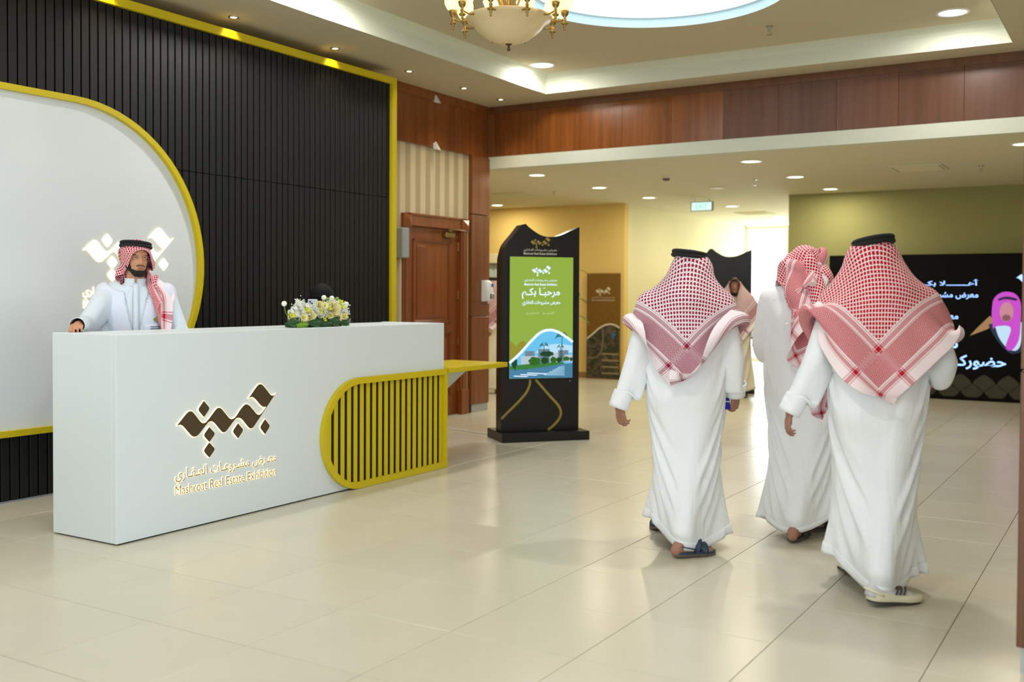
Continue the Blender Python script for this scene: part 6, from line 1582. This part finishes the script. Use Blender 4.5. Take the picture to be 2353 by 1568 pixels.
def build_receptionist():
    J = make_pose(H=1.775, hip=(0, 0), lean=(0, 0.01), head=(0.0, 0.035), headz=0.03, footR=(0.13, 0.0), toeR=(0.15, 0.17), footL=(-0.13, 0.0), toeL=(-0.15, 0.17),
                  elbR=(0.300, 0.235, 1.235), wrR=(0.335, 0.530, 1.238), elbL=(-0.290, 0.03, 1.15), wrL=(-0.27, 0.28, 1.115), look=-0.34, girth=0.93, shw=0.178)
    caps = body_caps(J)+head_caps_fine(J)+foot_caps(J['anR'], J['toeR'])+foot_caps(J['anL'], J['toeL'])
    w = J['wrR']
    caps += hand_caps(w, (0.05, 1.0, -0.05), (0, 0, 1.0), -1, curl=1.15, scale=1.0, thumb_out=0.3, spread=0.03)
    caps += hand_caps(J['wrL'], (0.3, 0.9, -0.3), (0, 0, 1.0), 1, curl=0.8)
    o = body_mesh('person', caps, M_SKIN2, voxel=0.0042, smooth=2)
    face_parts(o, J)
    T = make_thobe(J, hem_c=(0, 0), hem_dir=(1, 0.001), hem_a=0.27, hem_b=0.22, hem_z=0.06, parent=o, m=M_THOBE2, shf=0.985, chest_w=0.205, waist_w=0.205, depth=0.140, steps=35)
    make_sleeve(J, 'R', parent=o, m=M_THOBE2, slack=1.05, r0=0.070, r1=0.060, r2=0.046, drop=-0.008); make_sleeve(J, 'L', parent=o, m=M_THOBE2, slack=1.05, r0=0.070, r1=0.060, drop=-0.008)
    hd = J['head']; nk = J['neck']; s = J['s']
    # sleeveless vest open at the front, worn over the robe
    A = T; n, seg = A.shape[:2]
    F = []; V = []; idx = {}
    for i in range(6, 62):
        for j in range(seg):
            a0, b0, c0, d0 = (i, j), (i, (j+1) % seg), (i+1, (j+1) % seg), (i+1, j)
            q = [A[p] for p in (a0, b0, c0, d0)]; c = sum(q)/4
            if c[1] > nk[1]+0.02:
                t = (1.50*s-c[2])/0.5; gap = 0.088-0.072*min(1, max(0, t*1.35))
                if abs(c[0]-nk[0]) < gap: continue
            F.append(tuple(idx.setdefault(p, len(idx)) for p in (a0, b0, c0, d0)))
    for (i, j) in idx:
        p = A[i, j]; ctr = A[i].mean(axis=0); d = p-ctr; L = np.hypot(d[0], d[1]); k = 1+0.011/max(L, 0.05); gp = 0.088-0.072*min(1, max(0, (1.50*s-p[2])/0.5*1.35)); dx = p[0]-nk[0]
        snap = p[1] > nk[1]+0.02 and abs(dx) < gp+0.015
        if snap: d = d.copy(); d[0] = nk[0]+math.copysign(gp, dx)-ctr[0]
        V.append([ctr[0]+d[0]*k, ctr[1]+d[1]*k, p[2]+0.008*(i < 22)])
    mesh_obj('vest', V, F, M_VEST, o, thick=0.004)
    # stand collar, button placket, chest pocket
    mb = MB(); pts = []
    for q in range(33):
        t = pi/2+0.10+(2*pi-0.20)*q/32; pts.append(nk+np.array([0.066*math.cos(t), 0.064*math.sin(t)+0.012, 0.036*s+0.004*math.sin(t)-0.010*max(0, math.sin(t))]))
    P = np.array(pts); vs = []; 
    for k, (sc, dz) in enumerate(((1.12, -0.034), (1.04, -0.010), (1.0, 0.014), (0.99, 0.022))):
        c = nk+[0, 0.012, 0.036]; vs += [c+(p-c)*[sc, sc, 1]+[0, 0, dz] for p in P]
    fs = [(k*33+q, k*33+q+1, (k+1)*33+q+1, (k+1)*33+q) for k in range(3) for q in range(32)]
    mesh_obj('collar', vs, fs, M_THOBE2, o, thick=0.004, sub=1)
    def front(x, z, off):
        Q = A[:, :, :].reshape(-1, 3); m = Q[:, 1] > nk[1]; Q = Q[m]; d = (Q[:, 0]-x)**2+(Q[:, 2]-z)**2; k = np.argsort(d)[:6]; return np.array([x, Q[k, 1].mean()+off, z])
    zz = np.linspace(1.475*s, 0.9, 26)
    vs = [front(nk[0]+dx, z, 0.0125) for z in zz for dx in (-0.017, 0.017)]
    mesh_obj('placket', vs, [(2*k, 2*k+1, 2*k+3, 2*k+2) for k in range(25)], M_THOBE2, o, thick=0.003)
    vs = [front(nk[0]-0.05-0.1*u, 1.235-0.13*v, 0.019) for v in np.linspace(0, 1, 5) for u in np.linspace(0, 1, 5)]
    mesh_obj('pocket', vs, [(a*5+b, a*5+b+1, a*5+b+6, a*5+b+5) for a in range(4) for b in range(4)], M_VEST, o, thick=0.002)
    # gold emblem and two printed lines on the vest, a gold triangle outline lower down
    def badge(poly, m, name, off=0.024): 
        vs = [front(x, z, off) for x, z in poly]; mesh_obj(name, vs, [tuple(range(len(vs)))], m, o, thick=0.0008, smooth=False)
    bx, bz = nk[0]-0.120, 1.262
    for dx, dz, q in ((0, 0, 0.014), (-0.016, 0.014, 0.009), (-0.012, -0.016, 0.008)):
        badge([(bx+dx-q, bz+dz), (bx+dx, bz+dz+q), (bx+dx+q, bz+dz), (bx+dx, bz+dz-q)], M_GOLD, 'emblem')
    for dz in (-0.046, -0.060): badge([(bx+0.030, bz+dz), (bx-0.030, bz+dz), (bx-0.030, bz+dz-0.004), (bx+0.030, bz+dz-0.004)], M_INK, 'printed_line')
    mb = MB(); mb.tube([front(nk[0]+0.165, 1.03, 0.022), front(nk[0]+0.150, 1.12, 0.022), front(nk[0]+0.105, 1.085, 0.022)], 0.004, n=6); mb.build('printed_line', M_GOLD, o, smooth=True)
    la = J['look']; f = np.array([math.sin(la), math.cos(la), 0])
    guard = [(hd+f*0.085+[0, 0, 0.012], 0.062, hd+f*0.075+[0, 0, -0.12], 0.072), (hd+[0, 0.05, -0.12], 0.075, nk+[0, 0.10, -0.03], 0.05)]
    hz = hd[2]
    make_ghutra(J, M_GH_RED, o, size=1.22, fwd=0.134, steps=130, extra=guard, body_th=0.034, hold=(1.475, hd+[0, -0.01, 0.03], 0.121, nk+[0, -0.02, 0.02], 0.108),
                goals=[(0, 1.20, [((0.26, 0.05, 1.46), 25), ((0.20, -0.20, 1.40), 20), ((0.02, -0.24, 1.10), 20)], 0),
                       (0.36, 0.86, [((0.14, 0.02, 1.52), 25), ((0.085, -0.035, hz-0.175), 20)], 0),
                       (0, 0.72, [((0.22, -0.10, 1.45), 25), ((0.06, -0.20, 1.42), 20)], 0),
                       (0.47, 0.75, [((0.088, 0.005, hz-0.085), 40)], 0), (0.75, 0.47, [((-0.104, 0.030, hz-0.085), 40)], 0),
                       (0.86, 0.36, [((-0.095, 0.050, hz-0.180), 40)], 0),
                       (0.80, 0, [((-0.20, -0.05, 1.48), 25), ((-0.14, -0.05, 1.465), 20)], 0),
                       (1.0, 0.02, [((-0.215, 0.03, 1.43), 45)], 0), (1.0, 0.20, [((-0.165, 0.115, 1.37), 45)], 0),
                       (1.20, 0, [((-0.22, 0.22, 1.20), 30), ((-0.215, 0.175, 1.02), 15)], 0)])
    make_agal(J, o, tilt=(0.10, 0.06), dz=0.082, th=0.0105, r=0.097)
    rz = math.atan2(-0.776, -0.631)
    place(o, 'person standing behind the white desk in pale vest and red scarf, fist on the counter', (-5.73, 4.635), rz)
    return o

def build_woman():
    """seated behind the counter, bent over a phone"""
    J = make_pose(H=1.60, hip=(0, 0), lean=(0.0, 0.10), head=(-0.01, 0.17), footR=(0.1, 0.25), toeR=(0.1, 0.42), footL=(-0.1, 0.25), toeL=(-0.1, 0.42),
                  elbR=(0.26, 0.16, 0.98), wrR=(0.10, 0.42, 1.13), elbL=(-0.24, 0.16, 0.98), wrL=(-0.08, 0.40, 1.10), look=0.0, girth=0.95, shw=0.17)
    # seat her: hips 0.75 above the floor on a stool
    dz = np.array([0, 0, -0.085])
    for k in ('hip', 'chest', 'neck', 'head', 'shL', 'shR', 'hjL', 'hjR', 'elL', 'elR', 'wrL', 'wrR'): J[k] = J[k]+dz
    for k in ('elL', 'elR', 'wrL', 'wrR'): J[k] = J[k]+[0, 0, 0.20]
    for k in ('chest', 'neck', 'shL', 'shR'): J[k] = J[k]+[-0.03, 0.0, 0.085]
    J['knL'] = np.array([-0.11, 0.40, 0.62]); J['knR'] = np.array([0.11, 0.40, 0.62]); J['anL'][1] = 0.33; J['anR'][1] = 0.33; J['toeL'][1] = 0.48; J['toeR'][1] = 0.48
    caps = body_caps(J)+head_caps(J)+foot_caps(J['anR'], J['toeR'])+foot_caps(J['anL'], J['toeL'])
    caps += hand_caps(J['wrR'], (-0.5, 0.2, 0.8), (0.3, 0.9, 0), -1, curl=0.8, scale=0.92)+hand_caps(J['wrL'], (0.4, 0.2, 0.8), (-0.3, 0.9, 0), 1, curl=0.8, scale=0.92)
    o = body_mesh('person', caps, M_SKIN)
    def grow(cs, d): return [(c[0], c[1]+d, c[2], c[3]+d)+tuple(c[4:]) for c in cs]
    hd = J['head']; bc = body_caps(J)
    ab = grow([c for c in bc], 0.016); ab += [(J['hip'], 0.17, (J['knL']+J['knR'])/2, 0.15), ((J['knL']+J['knR'])/2, 0.15, np.array([0, 0.36, 0.16]), 0.17)]
    b = body_mesh('abaya', ab, M_ABAYA, o, voxel=0.010, smooth=4)
    hs = grow(head_caps(J)[:1], 0.017)+[(hd+[0, 0.02, -0.03], 0.082, J['neck']+[0, 0, 0], 0.088), (hd+[0, 0.055, -0.055], 0.058, J['neck']+[0, 0.07, -0.02], 0.066), (hd+[0, -0.05, -0.01], 0.075, J['neck']+[0.0, -0.07, -0.05], 0.105),
          (J['neck']+[0, -0.02, -0.02], 0.085, J['shL']+[0.0, 0, 0.0], 0.076), (J['neck']+[0, -0.02, -0.02], 0.085, J['shR']+[0.0, 0, 0.0], 0.076), (hd+[0.015, -0.02, 0.0], 0.085, J['shR']+[-0.04, 0, 0.02], 0.080), (hd+[0.0, -0.03, 0.0], 0.092, J['neck']+[0, -0.04, -0.06], 0.125), (hd+[0, 0.055, -0.06], 0.060, J['neck']+[0, 0.10, -0.10], 0.095)]
    body_mesh('headscarf', hs, M_ABAYA, o, voxel=0.008, smooth=4)
    mb = MB(); mb.tube([hd+[0.080*math.cos(t), 0.02+0.092*math.sin(t), 0.028] for t in np.linspace(0.15, pi-0.15, 14)], 0.011, n=8, flat=0.5, upv=(0, 0, 1)); mb.build('veil_band', M_ABAYA, o, smooth=True)
    vs = grow([c for c in bc[:4]], 0.030); body_mesh('vest', [vs[0], vs[1], (J['shL']+[0.03, 0, 0.0], 0.088, J['shR']-[0.03, 0, 0.0], 0.088)], M_VEST, o, voxel=0.009, smooth=5)
    place(o, 'person seated behind the flowers in black headscarf and face veil, bent over a phone', (-5.86, 6.58), math.atan2(-0.75, -0.66))
    # phone in the hands: a thing of its own
    return o, J

def build_bystander():
    J = make_pose(H=1.70, hip=(0, 0), head=(0.0, 0.04), footR=(0.11, 0.0), toeR=(0.14, 0.17), footL=(-0.11, -0.05), toeL=(-0.14, 0.12),
                  elbR=(0.27, -0.03, 1.10), wrR=(0.28, 0.08, 0.86), elbL=(-0.27, -0.03, 1.10), wrL=(-0.28, 0.08, 0.86), look=0.0, girth=1.0)
    caps = body_caps(J)+head_caps_fine(J)+foot_caps(J['anR'], J['toeR'])+foot_caps(J['anL'], J['toeL'])
    caps += hand_caps(J['wrR'], (0, 0.2, -0.9), (1, 0, 0), 1, curl=0.7)+hand_caps(J['wrL'], (0, 0.2, -0.9), (-1, 0, 0), -1, curl=0.7)
    o = body_mesh('person', caps, M_SKIN, voxel=0.0055)
    make_thobe(J, hem_c=(0, 0), hem_dir=(1, 0.001), hem_a=0.25, hem_b=0.20, hem_z=0.10, parent=o, steps=22, nring=60, seg=88, m=mat_cloth('cream_cotton', (226, 220, 198), bump=0.006))
    make_sleeve(J, 'R', parent=o, steps=12); make_sleeve(J, 'L', parent=o, steps=12)
    hd = J['head']; f = np.array([0, 1.0, 0])
    guard = [(hd+f*0.085+[0, 0, 0.012], 0.062, hd+f*0.075+[0, 0, -0.12], 0.072)]
    make_ghutra(J, M_GH_MAR, o, N=50, fwd=0.13, steps=70, extra=guard, goals=[(0, 0, [((0, -0.2, 1.0), 30)], 0)])
    make_agal(J, o, dz=0.088)
    make_sandal(J['anR'], J['toeR'], o, M_BLKSANDAL); make_sandal(J['anL'], J['toeL'], o, M_BLKSANDAL)
    patch(o, 'beard', lambda Q: ((Q-hd)[:, 2] < -0.083) & ((Q-hd)[:, 2] > -0.13) & ((Q-hd)[:, 1] > 0.02), 0.0006, M_HAIR, 0.003)
    return o
if 'PEOPLE_OFF' not in globals():
    REC = build_receptionist()
    WOM, WJ = build_woman()
    b0 = build_bystander()
    place(b0, 'person in a cream thobe behind the black sign stand, beside the brown column, half hidden', (-8.02, 12.72), R(25))
    for lab, lc, rz in (('person facing the lobby in front of the far black sign stand, dark headscarf', (-4.92, 14.3), R(197)),
                        ('person far back by the black video wall, showing only between the two right walkers', (-3.62, 12.6), R(150))):
        b = dup(b0, lab, (lc[0], lc[1], 0), rz)
